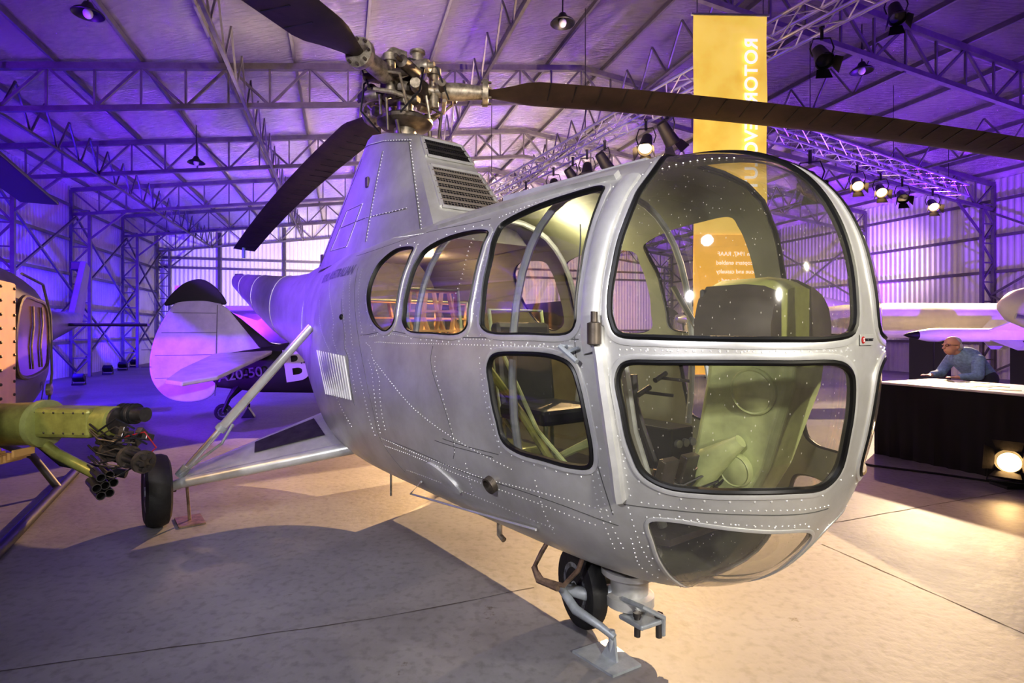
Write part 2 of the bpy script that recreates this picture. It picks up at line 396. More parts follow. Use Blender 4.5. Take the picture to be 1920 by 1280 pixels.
for i, (k, lit) in enumerate(((.17,0),(.37,0),(.41,1),(.50,0),(.545,0),(.585,0),(.645,0),(.745,0),(.89,1))):
    p = T1[0].lerp(T1[1],k)+V((0,0,-.2)); a = V((p.x-.6 if not lit else 0.8, p.y-4, 1)) if i%2==0 else V((p.x+4,p.y+2,0))
    stage_light(p, a, 'black stage light, %s along the long truss from its near end%s' % (ORD[i], ', switched on' if lit else ''), lit, g1, 1.25 if i else 1.0)
for i, (k, lit) in enumerate(((.15,0),(.36,1),(.48,1),(.6,0),(.79,1))):
    p = T2[0].lerp(T2[1],k)+V((0,0,-.2))
    stage_light(p, V((p.x-3,p.y-7,.5)) , 'black stage light, %s from the left on the right hand truss%s' % (ORD[i], ', glowing warm' if lit else ''), lit, g2, 1.9 if i==0 else 1.2)
stage_light(at(1680,-22,8.6), (4,4,0), 'black stage light high at the top right under the roof frame', 0, 'stage lights under the roof', 1.1)
def highbay(px, py, Y, label):
    p = at(px,py,Y); e_ = p.x*ca+p.y*sa
    root = empty('high_bay_lamp', label, 'ceiling lamp', p, 0, 'high bay lamps hanging from the roof')
    MB().lathe([(.02,.16),(.06,.14),(.1,.06),(.2,0),(.23,-.04),(.22,-.05),(.19,-.01),(.09,.05)],(0,0,0),(0,0,1),24).build('shade','dark',root,True)
    MB().ell((0,0,-.03),(.07,.07,.08)).build('bulb','white',root,True)
    MB().cyl((0,0,.14),(0,0,max(.3,roofz(e_)-p.z)), .012).build('rod','dark',root)
highbay(165,22,9.0,'dark domed high bay lamp at the top left under the roof')
highbay(1055,40,10.4,'dark domed high bay lamp above the long helicopter blade')
highbay(1616,130,12.0,'dark domed high bay lamp to the right of the banner')
highbay(368,303,16,'small domed high bay lamp beyond the rear blade')

# ------------------------------------------------------------------ HELICOPTER
heli = empty('helicopter','silver grey vintage helicopter with glazed bubble nose in the middle of the hangar','helicopter',(-.97,5.16,0),math.radians(-53.13))
HM = Matrix.Translation((-.97,5.16,0)) @ Matrix.Rotation(math.radians(-53.13),4,'Z'); HI = HM.inverted()
ctrl = [(-2.6,1.42),(-2.2,1.1),(-1.6,.74),(-.8,.50),(0,.42),(1,.41),(2,.42),(2.8,.445),(3.15,.49),(3.42,.60),(3.60,.785),(3.72,1.02),(3.79,1.3),(3.815,1.6),(3.80,1.85),(3.755,2.03),(3.67,2.19),(3.55,2.31),(3.38,2.40),(3.1,2.46),(2.6,2.48),(2,2.48),(1,2.48),(0,2.47),(-1.5,2.43),(-2.4,2.37),(-2.75,2.2),(-2.82,1.85)]
def catmull(pts, n, closed=True):
    out = []; N = len(pts); P = [V((p[0],p[1])) if len(p)==2 else V(p) for p in pts]
    for i in range(N if closed else N-1):
        if closed: p0,p1,p2,p3 = P[i-1],P[i],P[(i+1)%N],P[(i+2)%N]
        else: p0,p1,p2,p3 = P[max(i-1,0)],P[i],P[i+1],P[min(i+2,N-1)]
        d1 = max((p1-p0).length,1e-6)**.5; d2 = max((p2-p1).length,1e-6)**.5; d3 = max((p3-p2).length,1e-6)**.5
        if (p1-p0).length < 1e-6: m1 = (p2-p1)
        else: m1 = ((p1-p0)/d1-(p2-p0)/(d1+d2)+(p2-p1)/d2)*d2
        if (p3-p2).length < 1e-6: m2 = (p2-p1)
        else: m2 = ((p2-p1)/d2-(p3-p1)/(d2+d3)+(p3-p2)/d3)*d2
        for k in range(n):
            t = k/n; out.append(p1*(2*t**3-3*t*t+1)+m1*(t**3-2*t*t+t)+p2*(-2*t**3+3*t*t)+m2*(t**3-t*t))
    if not closed: out.append(P[-1])
    return out
SIL = catmull(ctrl, 24)
imax = max(range(len(SIL)), key=lambda i: SIL[i][0]); imin = min(range(len(SIL)), key=lambda i: SIL[i][0])
def chain(i, j):
    o = [];
    while True:
        o.append(SIL[i])
        if i == j: break
        i = (i+1) % len(SIL)
    return o
low = chain(imin, imax); upp = chain(imax, imin)[::-1]
import bisect
def mk(ch):
    xs = []; ys = []
    for p in ch:
        if not xs or p[0] > xs[-1]+1e-7: xs.append(p[0]); ys.append(p[1])
    return xs, ys
LX, LY = mk(low); UX, UY = mk(upp)
def itp(xs, ys, x):
    if x <= xs[0]: return ys[0]
    if x >= xs[-1]: return ys[-1]
    i = bisect.bisect_right(xs, x); t = (x-xs[i-1])/(xs[i]-xs[i-1]); return ys[i-1]+(ys[i]-ys[i-1])*t
WS = [-3,-2.4,-2,-1.5,-1,-.5,-.1,.4]; WW = [.2,.26,.33,.43,.55,.67,.735,.75]
wdense = catmull(list(zip(WS,WW)), 12, False); WX = [p[0] for p in wdense]; WY = [p[1] for p in wdense]
def width(s):
    if s > 2.6: return .75*max(0,1-((s-2.6)/1.2152)**2.4)**(1/2.4)
    if s > .4: return .75
    return itp(WX, WY, s)
MM = 2.35
tab = sorted([(math.atan2(p[1]-1.45,(p[0]-.8)/3.2), math.hypot((p[0]-.8)/3.2,p[1]-1.45)) for p in SIL])
TX = [t[0] for t in tab]; TY = [t[1] for t in tab]
TX = [TX[-1]-2*PI]+TX+[TX[0]+2*PI]; TY = [TY[-1]]+TY+[TY[0]]
def to_dom(s, z):
    a, b = (s-.8)/3.2, z-1.45; th = math.atan2(b,a); rho = min(1, math.hypot(a,b)/itp(TX,TY,th)); al = math.asin(rho)*2/PI
    return V((al*math.cos(th), al*math.sin(th)))
def fdom(a, b):
    al = min(1, math.hypot(a,b)); th = math.atan2(b,a); r = math.sin(al*PI/2)*itp(TX,TY,th)
    s = .8+3.2*r*math.cos(th); z = 1.45+r*math.sin(th)
    if al > .9999: return V((s,0,z))
    zt, zb = itp(UX,UY,s), itp(LX,LY,s); h = max((zt-zb)/2,1e-4); zc = (zt+zb)/2
    k = min(1,abs((z-zc)/h)); return V((s, -width(s)*max(0,1-k**MM)**(1/MM), z))
def ndom(a, b):
    e = .004; r = math.hypot(a,b)
    if r > .985: a, b = a*.985/r, b*.985/r
    n = (fdom(a+e,b)-fdom(a-e,b)).cross(fdom(a,b+e)-fdom(a,b-e))
    if n.length < 1e-12: n = V((0,-1,0))
    n.normalize(); p = fdom(a,b)
    if n.dot(p-V((min(max(p.x,-2),3),0,1.45))) < 0: n = -n
    if r > .985: n.y *= max(0,(1-r)/.015); n.normalize()
    return n
vs = []; fs = []; NR, NT = 40, 120
for i in range(NR+1):
    for j in range(NT):
        th = 2*PI*j/NT; vs.append(fdom(i/NR*math.cos(th), i/NR*math.sin(th)))
for i in range(NR):
    for j in range(NT):
        a, b = i*NT+j, i*NT+(j+1)%NT; fs.append((a,b,b+NT,a+NT))
n0 = len(vs); vs2 = vs+[V((p.x,-p.y,p.z)) for p in vs]; fs2 = fs+[tuple(n0+i for i in f) for f in fs]
BV = BVHTree.FromPolygons(vs2, fs2)
CO = HI @ V((0,0,EYE))
def hit(px, py):
    for k in range(60):
        t = k/60*.35; x = px+(1250-px)*t; y = py+(680-py)*t
        d = (HI.to_3x3() @ V(((x-960)/F,1,-(y-HZ)/F))).normalized()
        loc, nn, ix, ds = BV.ray_cast(CO, d)
        if loc is not None and loc.y < .02: return loc
    return V((2,-.7,1.4))
def pdom(px, py): l = hit(px,py); return to_dom(l.x,l.z)
def sdom(s, z, k=.975): d = to_dom(s,z); return d.normalized()*k
def pp(*a): return [pdom(*p) for p in a]
WIN = {
 'rear_window': pp((774,464),(745,468),(716,490),(698,520),(690,555),(695,590),(708,612),(723,620),(736,610),(744,575),(755,520),(768,485)),
 'cabin_window_rear': pp((914,434),(880,435),(840,446),(803,465),(782,490),(767,530),(758,575),(757,604),(766,619),(810,624),(860,625),(875,614),(881,570),(893,510),(905,465)),
 'cabin_window': pp((945,418),(1000,390),(1070,366),(1130,351),(1126,372),(1112,410),(1098,460),(1085,540),(1077,612),(1062,625),(990,625),(920,623),(904,612),(904,575),(910,520),(922,465),(932,435)),
 'nose_upper_pane': pp((1146,600),(1163,627),(1230,632),(1350,635),(1450,636),(1560,634),(1600,622))+[sdom(3.80,1.84),sdom(3.755,2.03),sdom(3.67,2.19),sdom(3.55,2.31),sdom(3.38,2.40),sdom(3.2,2.445,.972),sdom(3.03,2.468,.965)]+pp((1205,350),(1190,378),(1166,440),(1150,510),(1143,565)),
 'nose_lower_pane': pp((1160,700),(1176,681),(1240,680),(1350,680),(1480,681),(1575,682),(1596,698),(1600,740),(1591,810),(1572,885),(1545,912),(1480,920),(1400,922),(1320,920),(1250,911),(1210,890),(1186,845),(1168,770)),
 'door_window': pp((917,682),(928,666),(975,663),(1035,668),(1068,683),(1086,725),(1100,790),(1110,850),(1104,874),(1070,873),(1020,860),(970,845),(946,828),(932,785),(920,725)),
 'chin_pane': pp((1217,978),(1260,977),(1340,989),(1430,998),(1510,996))+[sdom(3.635,.85,.982),sdom(3.55,.715,.992),sdom(3.42,.60,.994),sdom(3.28,.53,.994),sdom(3.14,.487,.992)]+pp((1262,1086),(1238,1055),(1224,1018)),
}
POLY = {k: catmull([tuple(p) for p in v], 5) for k, v in WIN.items()}
def inpoly(x, y, P):
    c = False; j = len(P)-1
    for i in range(len(P)):
        if (P[i][1] > y) != (P[j][1] > y) and x < (P[j][0]-P[i][0])*(y-P[i][1])/(P[j][1]-P[i][1])+P[i][0]: c = not c
        j = i
    return c
verts = []; edges = []
NB = 240
for j in range(NB): th = 2*PI*j/NB; verts.append(V((math.cos(th),math.sin(th)))); edges.append((j,(j+1)%NB))
cells = {}
def addpt(p):
    verts.append(p); cells.setdefault((int(p[0]//.02),int(p[1]//.02)),[]).append(p)
for k, P in POLY.items():
    o = len(verts); n = len(P)
    for p in P: addpt(V((p[0],p[1])))
    edges += [(o+i,o+(i+1)%n) for i in range(n)]
def near(p, r):
    cx, cy = int(p[0]//.02), int(p[1]//.02)
    for i in (-1,0,1):
        for j in (-1,0,1):
            for q in cells.get((cx+i,cy+j),()):
                if (q-p).length < r: return True
    return False
ST = .019
for i in range(-60,61):
    for j in range(-70,71):
        p = V((i*ST+(j%2)*ST/2, j*ST*.866))
        if p.length < .988 and not near(p,.009): verts.append(p)
for rr in (.992,):
    for j in range(NB):
        th = 2*PI*(j+.5)/NB; p = V((math.cos(th),math.sin(th)))*rr
        if not near(p,.006): verts.append(p)
cv, ce, cf, _, _, _ = delaunay_2d_cdt(verts, edges, [], 0, 1e-6)
P3 = [fdom(p[0],p[1]) for p in cv]; N3 = [ndom(p[0],p[1]) for p in cv]
groups = {k: [] for k in POLY}; groups['hull'] = []
bbx = {k: (min(p[0] for p in P),max(p[0] for p in P),min(p[1] for p in P),max(p[1] for p in P)) for k, P in POLY.items()}
for f in cf:
    cx = sum(cv[i][0] for i in f)/3; cy = sum(cv[i][1] for i in f)/3
    if math.hypot(cx,cy) > .9999: continue
    g = 'hull'
    for k, P in POLY.items():
        b = bbx[k]
        if b[0] < cx < b[1] and b[2] < cy < b[3] and inpoly(cx,cy,P): g = k; break
    a, b_, c = f
    n = (P3[b_]-P3[a]).cross(P3[c]-P3[a])
    if n.dot(N3[a]+N3[b_]+N3[c]) < 0: f = (a,c,b_)
    groups[g].append(tuple(f))
def surf_obj(name, faces, m, parent, sides=(1,-1), off=0.0, flip=False):
    vs, ns, fs = [], [], []
    used = sorted({i for f in faces for i in f}); mp = {i:k for k,i in enumerate(used)}
    for sd in sides:
        o = len(vs)
        for i in used:
            p = P3[i]+N3[i]*off; n = N3[i]
            vs.append((p.x,p.y*sd,p.z)); q = V((n.x,n.y*sd,n.z)); ns.append(-q if flip else q)
        for f in faces:
            g = tuple(mp[i]+o for i in f)
            rev = (sd == -1) != flip
            fs.append(g[::-1] if rev else g)
    me = bpy.data.meshes.new(name); me.from_pydata(vs,[],fs); me.update()
    for p in me.polygons: p.use_smooth = True
    me.normals_split_custom_set_from_vertices([tuple(n) for n in ns])
    ob = bpy.data.objects.new(name, me); C.objects.link(ob); ob.parent = parent; me.materials.append(M[m]); return ob
hull = surf_obj('fuselage_shell', groups['hull'], 'silver', heli)
surf_obj('cabin_lining', groups['hull'], 'lining', heli, off=-.022, flip=True)
def surfp(d): return fdom(d[0],d[1]), ndom(d[0],d[1])
def sweep(mb, P, N, prof, sd=1, closed=True):
    cen = sum(P,V((0,0,0)))/len(P); n = len(P); B = []; sg = 0
    for i in range(n):
        t = (P[(i+1)%n]-P[i-1]) if closed else (P[min(i+1,n-1)]-P[max(i-1,0)])
        b = N[i].cross(t)
        b = b.normalized() if b.length > 1e-9 else V((0,0,1)); B.append(b); sg += b.dot(P[i]-cen)
    s = 1 if sg > 0 or not closed else -1
    rings = []
    for i in range(n):
        r = [P[i]+B[i]*s*x+N[i]*y for x, y in prof]
        rings.append([V((p.x,p.y*sd,p.z)) for p in r])
    mb.loft(rings, closed=closed); return [b*s for b in B]
riv = []
def rivet(p, n, r=.005): riv.append((p,n,r))
for k, P in POLY.items():
    P_ = [surfp(d) for d in P]; A = [p for p,n in P_]; Nn = [n for p,n in P_]
    big = k.startswith('nose')
    for sd in (1,-1):
        pane = surf_obj('window_pane', groups[k], 'glass' if 'nose' in k or 'chin' in k else 'glass_s', heli, (sd,), off=-.004)
        m_ = MB(); w_ = .018 if big or k == 'door_window' else .009
        if k != 'chin_pane':
            B = sweep(m_, A, Nn, [(-w_*.6,-.008),(-w_*.5,.007),(0,.012),(w_*.5,.007),(w_*.6,-.004)], sd); m_.build('window_seal','rubber',pane,True)
        m_ = MB(); wid = {'nose_upper_pane':.034,'nose_lower_pane':.03,'chin_pane':.012}.get(k,.03)
        if k == 'chin_pane': B = sweep(m_, A, Nn, [(-.004,-.004),(-.003,.003),(wid*.5,.004),(wid,.002),(wid+.002,-.004)], sd)
        else: B = sweep(m_, A, Nn, [(w_*.55,-.004),(w_*.6,.005),(wid*.5,.007),(wid,.005),(wid+.004,-.004)], sd)
        m_.build('window_frame','silver_b',pane,True)
        acc = 0
        for i in range(len(A)):
            acc += (A[i]-A[i-1]).length
            if acc > .06:
                acc = 0; q = A[i]+B[i]*(wid*1.0+.012); dd = to_dom(q.x,q.z); p, n = surfp(dd)
                if dd.length < .99: rivet(V((p.x,p.y*sd,p.z)), V((n.x,n.y*sd,n.z)))
def surfline(pts, step=.04):
    D = [pdom(*p) for p in pts]; D = catmull([tuple(d) for d in D], 10, False)
    out = []
    for d in D:
        p, n = surfp(d)
        out.append((p,n))
    res = [out[0]]; acc = 0
    for i in range(1,len(out)):
        L = (out[i][0]-out[i-1][0]).length
        t = step-acc
        while t <= L:
            q = out[i-1][0].lerp(out[i][0], t/L); n = out[i-1][1].lerp(out[i][1], t/L); res.append((q,n)); t += step
        acc = (acc+L) % step
    return out, res
RL = [[(690,632),(800,634),(900,636),(1000,638),(1090,640)],[(700,642),(800,644),(900,647),(1090,650)],
 [(684,640),(720,700),(770,760),(830,808),(900,850),(960,880)],[(690,668),(702,740),(714,815)],[(700,668),(712,740),(724,812)],
 [(712,820),(780,850),(860,880),(940,905),(1040,930),(1150,960)],[(720,835),(800,865),(900,905),(1000,940),(1120,985)],
 [(1150,655),(1250,657),(1350,658),(1450,659),(1600,657)],[(1165,668),(1300,667),(1450,668),(1590,668)],
 [(1190,940),(1260,950),(1350,957),(1450,957),(1560,945)],[(1200,968),(1280,974),(1400,985),(1520,980)],
 [(1175,940),(1190,990),(1205,1030),(1225,1065)],[(1135,650),(1145,720),(1160,800),(1172,880),(1185,940)],
 [(1118,860),(1130,930),(1145,980),(1170,1030)],[(1108,865),(1118,930),(1132,980),(1155,1035)],[(1085,640),(1110,640),(1135,640)],[(1178,345),(1150,400),(1125,480),(1112,560),(1108,610)],
 [(890,440),(870,500),(850,560)],[(1198,335),(1165,405),(1142,480),(1130,560),(1126,610)],
 [(818,660),(828,740),(852,850)],[(900,660),(905,720),(920,790),(940,850)],[(640,480),(700,455),(800,436)],[(600,560),(610,640),(630,740),(660,800)],
 [(680,500),(672,560),(680,630)],[(660,505),(655,560),(660,640),(680,730),(705,820)],[(648,510),(643,560),(648,640),(668,740)],[(1230,320),(1300,302),(1380,296)],[(1100,880),(1140,895),(1165,915)],[(760,880),(840,910),(940,950),(1040,990)],[(1180,1000),(1200,1060),(1240,1085)],
 [(1000,890),(1020,960),(1040,1000)],[(870,860),(880,900),(890,930)],[(620,520),(625,600),(640,680)],[(930,410),(1000,382),(1080,358),(1140,340)]]
for l in RL:
    o, res = surfline(l, .028)
    for p, n in res[1:]: rivet(p, n.normalized(), .0042)
m_ = MB()
for p, n, r in riv:
    q = V((0,0,1)).rotation_difference(n).to_matrix(); k = 6
    r1 = [p+q@V((r*math.cos(2*PI*i/k),r*math.sin(2*PI*i/k),-.001)) for i in range(k)]
    r2 = [p+q@V((r*.55*math.cos(2*PI*i/k),r*.55*math.sin(2*PI*i/k),r*.5)) for i in range(k)]
    m_.loft([r1,r2])
ro = m_.build('rivet_rows','rivet',heli,True,recalc=False); ro['kind'] = 'stuff'
SL = [[(672,500),(665,560),(675,650),(700,770),(712,820),(760,885)],[(1088,420),(1080,540),(1078,640),(1100,760),(1120,870),(1150,965)],[(712,820),(830,868),(940,908),(1050,945),(1160,985)],
      [(815,825),(870,842),(925,857)],[(830,822),(880,838),(935,852)],[(1170,945),(1280,958),(1420,965),(1560,950)],[(640,560),(645,640),(665,760)],[(668,480),(800,436),(920,410)],[(812,648),(825,740),(850,860)],[(676,628),(800,631),(900,633),(1085,636)]]
for l in SL:
    m_ = MB(); o, res = surfline(l); P = [p for p,n in o]; N = [n for p,n in o]
    sweep(m_, P, N, [(-.0022,-.003),(-.0022,.001),(.0022,.001),(.0022,-.003)], 1, False)
    m_.build('panel_seam','seam',heli)
def strip(pts, prof, name, m, sides=(1,)):
    o, res = surfline(pts); P = [p for p,n in o]; N = [n for p,n in o]
    for sd in sides:
        mm = MB(); sweep(mm, P, N, prof, sd, False); mm.build(name,m,heli,True)
hb = [(-.045,-.006),(-.04,.012),(-.02,.02),(.02,.02),(.04,.012),(.045,-.006)]
strip([(1185,333),(1160,372),(1135,430),(1118,500),(1109,570),(1108,625),(1112,660)], hb, 'door_hoop','silver_b',(1,-1))
strip([(1122,612),(1130,680),(1142,770),(1155,860),(1165,935)], [(-.022,-.004),(-.02,.03),(0,.042),(.02,.03),(.022,-.004)], 'door_rail','silver_b',(1,-1))
strip([(825,425),(900,402),(1000,372),(1100,345),(1160,332)], [(-.02,-.004),(-.02,.025),(.02,.025),(.02,-.004)], 'roof_rail','silver_b',(1,-1))
l = hit(625,516)
tt_ = text('ROYAL AUSTRALIAN', .115, 'textf', heli, axes(V((l.x,0,l.z)), V((1,0,0)), V((0,0,1)), V((0,-1,0))), name='fuselage_lettering', ext=0)
for v_ in tt_.data.vertices:
    d_ = to_dom(v_.co.x, v_.co.z); p_, n_ = surfp(d_); v_.co = p_+n_*.004
l = hit(1126,626); n = ndom(*to_dom(l.x,l.z)); MB().tube([l+n*.045-V((0,0,.045)),l+n*.045-V((0,0,.04)),l+n*.045+V((0,0,.04)),l+n*.045+V((0,0,.045)),l+n*.045+V((0,0,.085))],[.02,.028,.028,.014,.014],10).build('door_latch','hubd',heli,True)
a = hit(1062,650); b = hit(1095,678); n = ndom(*to_dom(a.x,a.z)); MB().tube([a,a+n*.04,b+n*.045],.011,8).build('door_handle','gpaint',heli,True)
a = hit(1068,662); b = hit(1090,652); MB().bar(a+n*.02,b+n*.02,.016,.012).build('handle_guard','gpaint',heli)
l = hit(923,906); n = ndom(*to_dom(l.x,l.z)); MB().lathe([(.045,-.02),(.045,.03),(.035,.032),(.033,-.01),(.001,-.01)],l,n,20).build('drain_port','hubd',heli,True)
l = hit(641,594); n = ndom(*to_dom(l.x,l.z)); MB().lathe([(.022,-.01),(.022,.01),(.012,.018),(.001,.02)],l,n,16).build('fuel_cap','dark',heli,True)
l = hit(832,895); n = ndom(*to_dom(l.x,l.z)); mm = MB(); x = V((1,0,-.55)); x = (x-n*x.dot(n)).normalized(); y = n.cross(x)
mm.loft([[l+n*h+(x*math.cos(t*PI/10)*.16+y*math.sin(t*PI/10)*.06)*k for t in range(20)] for h,k in ((-.02,1),(.01,1),(.012,.85))]); mm.build('landing_light_cover','silver_b',heli,True)
mmf = MB(); mb2 = MB()
c0, c1, c2, c3 = hit(595,656), hit(650,668), hit(663,750), hit(612,738)
n = ndom(*to_dom(c1.x,c1.z))
mmf.add([c0+n*.010,c1+n*.010,c2+n*.010,c3+n*.010],[(0,1,2,3)]); lo = mmf.build('louvre_panel','white',heli)  # white colour stands in for light reflecting off the louvre
for i in range(12):
    t = (i+.5)/12; p = c0.lerp(c1,t)+n*.013; q = c3.lerp(c2,t)+n*.013; mb2.bar(p,q,.007,.006)
mb2.build('louvre_slats','white',lo)
l = hit(1622,637); n = ndom(*to_dom(l.x,l.z)); n.z = 0; n.normalize(); x = V((0,0,1)).cross(n); u = V((0,0,1))
bd = MB().prism([l+n*.004+x*i*.05+u*j*.02 for i,j in ((-1,-1),(1,-1),(1,1),(-1,1))], n*.004).build('maker_badge','silver_b',heli,bevel=.002)
MB().lathe([(.013,0),(.013,.002),(.001,.002)], l+n*.008-x*.034, n, 18).build('badge_disc','red',bd)
text('S', .02, 'text', bd, axes(l+n*.0115-x*.034, x, u, n)); text('SIKORSKY', .014, 'black', bd, axes(l+n*.009+x*.013, x, u, n))
MB().bar((3.0,-.25,2.42),(2.0,-.33,2.42),.05,.03).build('roof_strip','silver_b',heli)
# tail boom
rings = []
BX = [-7.25,-7,-5.5,-4,-3.1,-2.5,-1.9]; BT = [2.70,2.70,2.57,2.44,2.38,2.37,2.40]; BB = [2.46,2.40,1.98,1.58,1.40,1.22,1.0]; BW = [.07,.12,.20,.27,.30,.32,.36]
for s, zt, zb, w in list(zip(BX,BT,BB,BW))[::-1]:
    zc, h = (zt+zb)/2, (zt-zb)/2
    rings.append([V((s, w*math.cos(2*PI*k/32), zc+h*math.sin(2*PI*k/32))) for k in range(32)])
MB().loft(rings).build('tail_boom','silver',heli,True)
for s in (-3.6,-5,-6.2):
    zt = itp(BX,BT,s); zb = itp(BX,BB,s); w = itp(BX,BW,s)
    MB().tube([(s,(w+.002)*math.cos(2*PI*k/24),(zt+zb)/2+(zt-zb+.004)/2*math.sin(2*PI*k/24)) for k in range(24)],.006,6,True).build('boom_band','silver_b',heli,True)
MB().tube([(-7.15,-.03,2.62),(-7.15,.1,2.62),(-7.15,.12,2.62),(-7.15,.5,2.62)],[.1,.11,.05,.045],14).build('tail_gearbox','hubd',heli,True)
# pylon
def psec(k):
    fs_, rs = 1.34+(.62-1.34)*k, -2.4+(-.55+2.4)*k
    wf_, wm, wr_ = .40+(.22-.40)*k, .47+(.27-.47)*k, .07+(.13-.07)*k
    zf, zr_ = 2.28+(3.22-2.28)*k, 2.28+(3.52-2.28)*k
    pts = [(fs_,0,0),(fs_,wf_*.85,0),(fs_-.05,wf_,0),(fs_+(rs-fs_)*.35,wm,.35),(fs_+(rs-fs_)*.7,wm*.72+wr_*.2,.7),(rs+.06,wr_,1),(rs,wr_*.5,1)]
    R = [V((s,y,zf+(zr_-zf)*t)) for s,y,t in pts]; return R+[V((p.x,-p.y,p.z)) for p in R[:0:-1]]
rg = [psec(k) for k in (0,.2,.4,.6,.8,.97)]; top = psec(1); cen = sum(top,V((0,0,0)))/len(top); rg.append([cen+(p-cen)*.93+V((0,0,.0)) for p in top])
pyl = MB().loft(rg).build('rotor_pylon','silver',heli,True)
def fplane(y, k): return V((1.34+(.62-1.34)*k+.012, y, 2.28+(3.22-2.28)*k))
for k0, k1, nm in ((.27,.66,'lower'),(.76,.95,'upper')):
    w0, w1 = (.40-.18*k0)*.8, (.40-.18*k1)*.8
    gb = MB().quad(fplane(-w0,k0),fplane(w0,k0),fplane(w1,k1),fplane(-w1,k1)).build('intake_grille','black',heli)
    m_ = MB(); nb = 7 if nm == 'lower' else 3; o = V((.006,0,.004))
    for i in range(nb+1):
        k = k0+(k1-k0)*i/nb; w = w0+(w1-w0)*i/nb; m_.bar(fplane(-w,k)+o,fplane(w,k)+o,.01,.014)
    for i in range(21):
        t = i/20*2-1; m_.bar(fplane(w0*t,k0)+o*.5,fplane(w1*t,k1)+o*.5,.004)
    for i in range(nb*3): 
        k = k0+(k1-k0)*i/(nb*3); w = w0+(w1-w0)*i/(nb*3); m_.bar(fplane(-w,k)+o*.5,fplane(w,k)+o*.5,.003)
    m_.build('grille_mesh','grille' if nm == 'lower' else 'gun',gb)
    m_ = MB()
    cs = [fplane(-w0,k0),fplane(w0,k0),fplane(w1,k1),fplane(-w1,k1)]
    for i in range(4): m_.bar(cs[i],cs[(i+1)%4],.03,.02)
    m_.build('grille_frame','silver_b',gb)
def ps(t, k):
    R = psec(k); q = [V((p.x,-abs(p.y),p.z)) for p in (R[2],R[3],R[4],R[5])]; i = min(int(t*3),2); f = t*3-i; return q[i].lerp(q[i+1],f)+V((0,-.003,0))
pr = MB()
for pts in ([(.05,.05),(.05,.95)],[(.3,.1),(.33,.85)],[(.1,.3),(.6,.32)],[(.45,.12),(.62,.14),(.6,.45),(.42,.45),(.45,.12)],[(.02,.93),(.95,.93)],[(.75,.05),(.8,.85)]):
    m_ = MB(); chainp = []
    for (a, b) in zip(pts,pts[1:]):
        L = 14
        for i in range(L+1): chainp.append(ps(a[0]+(b[0]-a[0])*i/L, a[1]+(b[1]-a[1])*i/L))
    m_.tube(chainp, .003, 4); m_.build('pylon_seam','seam',heli)
    for i in range(len(chainp)-1):
        for f in (.25,.75): pr.ell(chainp[i].lerp(chainp[i+1],f)+V((.02,0,.0)),(.005,.004,.005),n=6,m=4)
for (t, k) in ((.42,.62),(.78,.12)): 
    p = ps(t,k); MB().box(p+V((0,-.01,0)),(.05,.02,.09)).build('pylon_hinge','hubd',heli,bevel=.004)
pro = pr.build('pylon_rivets','rivet',pyl,True); pro['kind'] = 'stuff'

# rotor head
Z0 = 3.82
angs = [math.radians(a+53.13) for a in (4.6,126,-108)]
MB().lathe([(.1,3.35),(.1,3.5),(.075,3.52),(.075,3.98),(.05,4.0),(.05,4.1),(.001,4.1)]).build('rotor_mast','hubm',heli,True)
MB().lathe([(.1,3.46),(.22,3.48),(.25,3.51),(.25,3.54),(.2,3.57),(.12,3.6),(.09,3.6)],n=36).build('swashplate','hubd',heli,True)
MB().lathe([(.08,3.72),(.2,3.74),(.22,3.78),(.22,3.86),(.18,3.9),(.1,3.94),(.09,4.04),(.06,4.06),(.001,4.06)],n=30).build('hub_plate','hubd',heli,True)
MB().cyl((-.08,-.14,4.06),(.1,-.14,4.06),.07).build('hub_accumulator','hubm',heli,True)
MB().lathe([(.05,0),(.05,.13),(.07,.14),(.07,.16),(.02,.17),(.001,.17)],(.05,.1,4.02)).build('hub_filler','hubm',heli,True)
MB().box((-.1,.0,4.12),(.1,.1,.18)).build('hub_block','hubm',heli,bevel=.012)
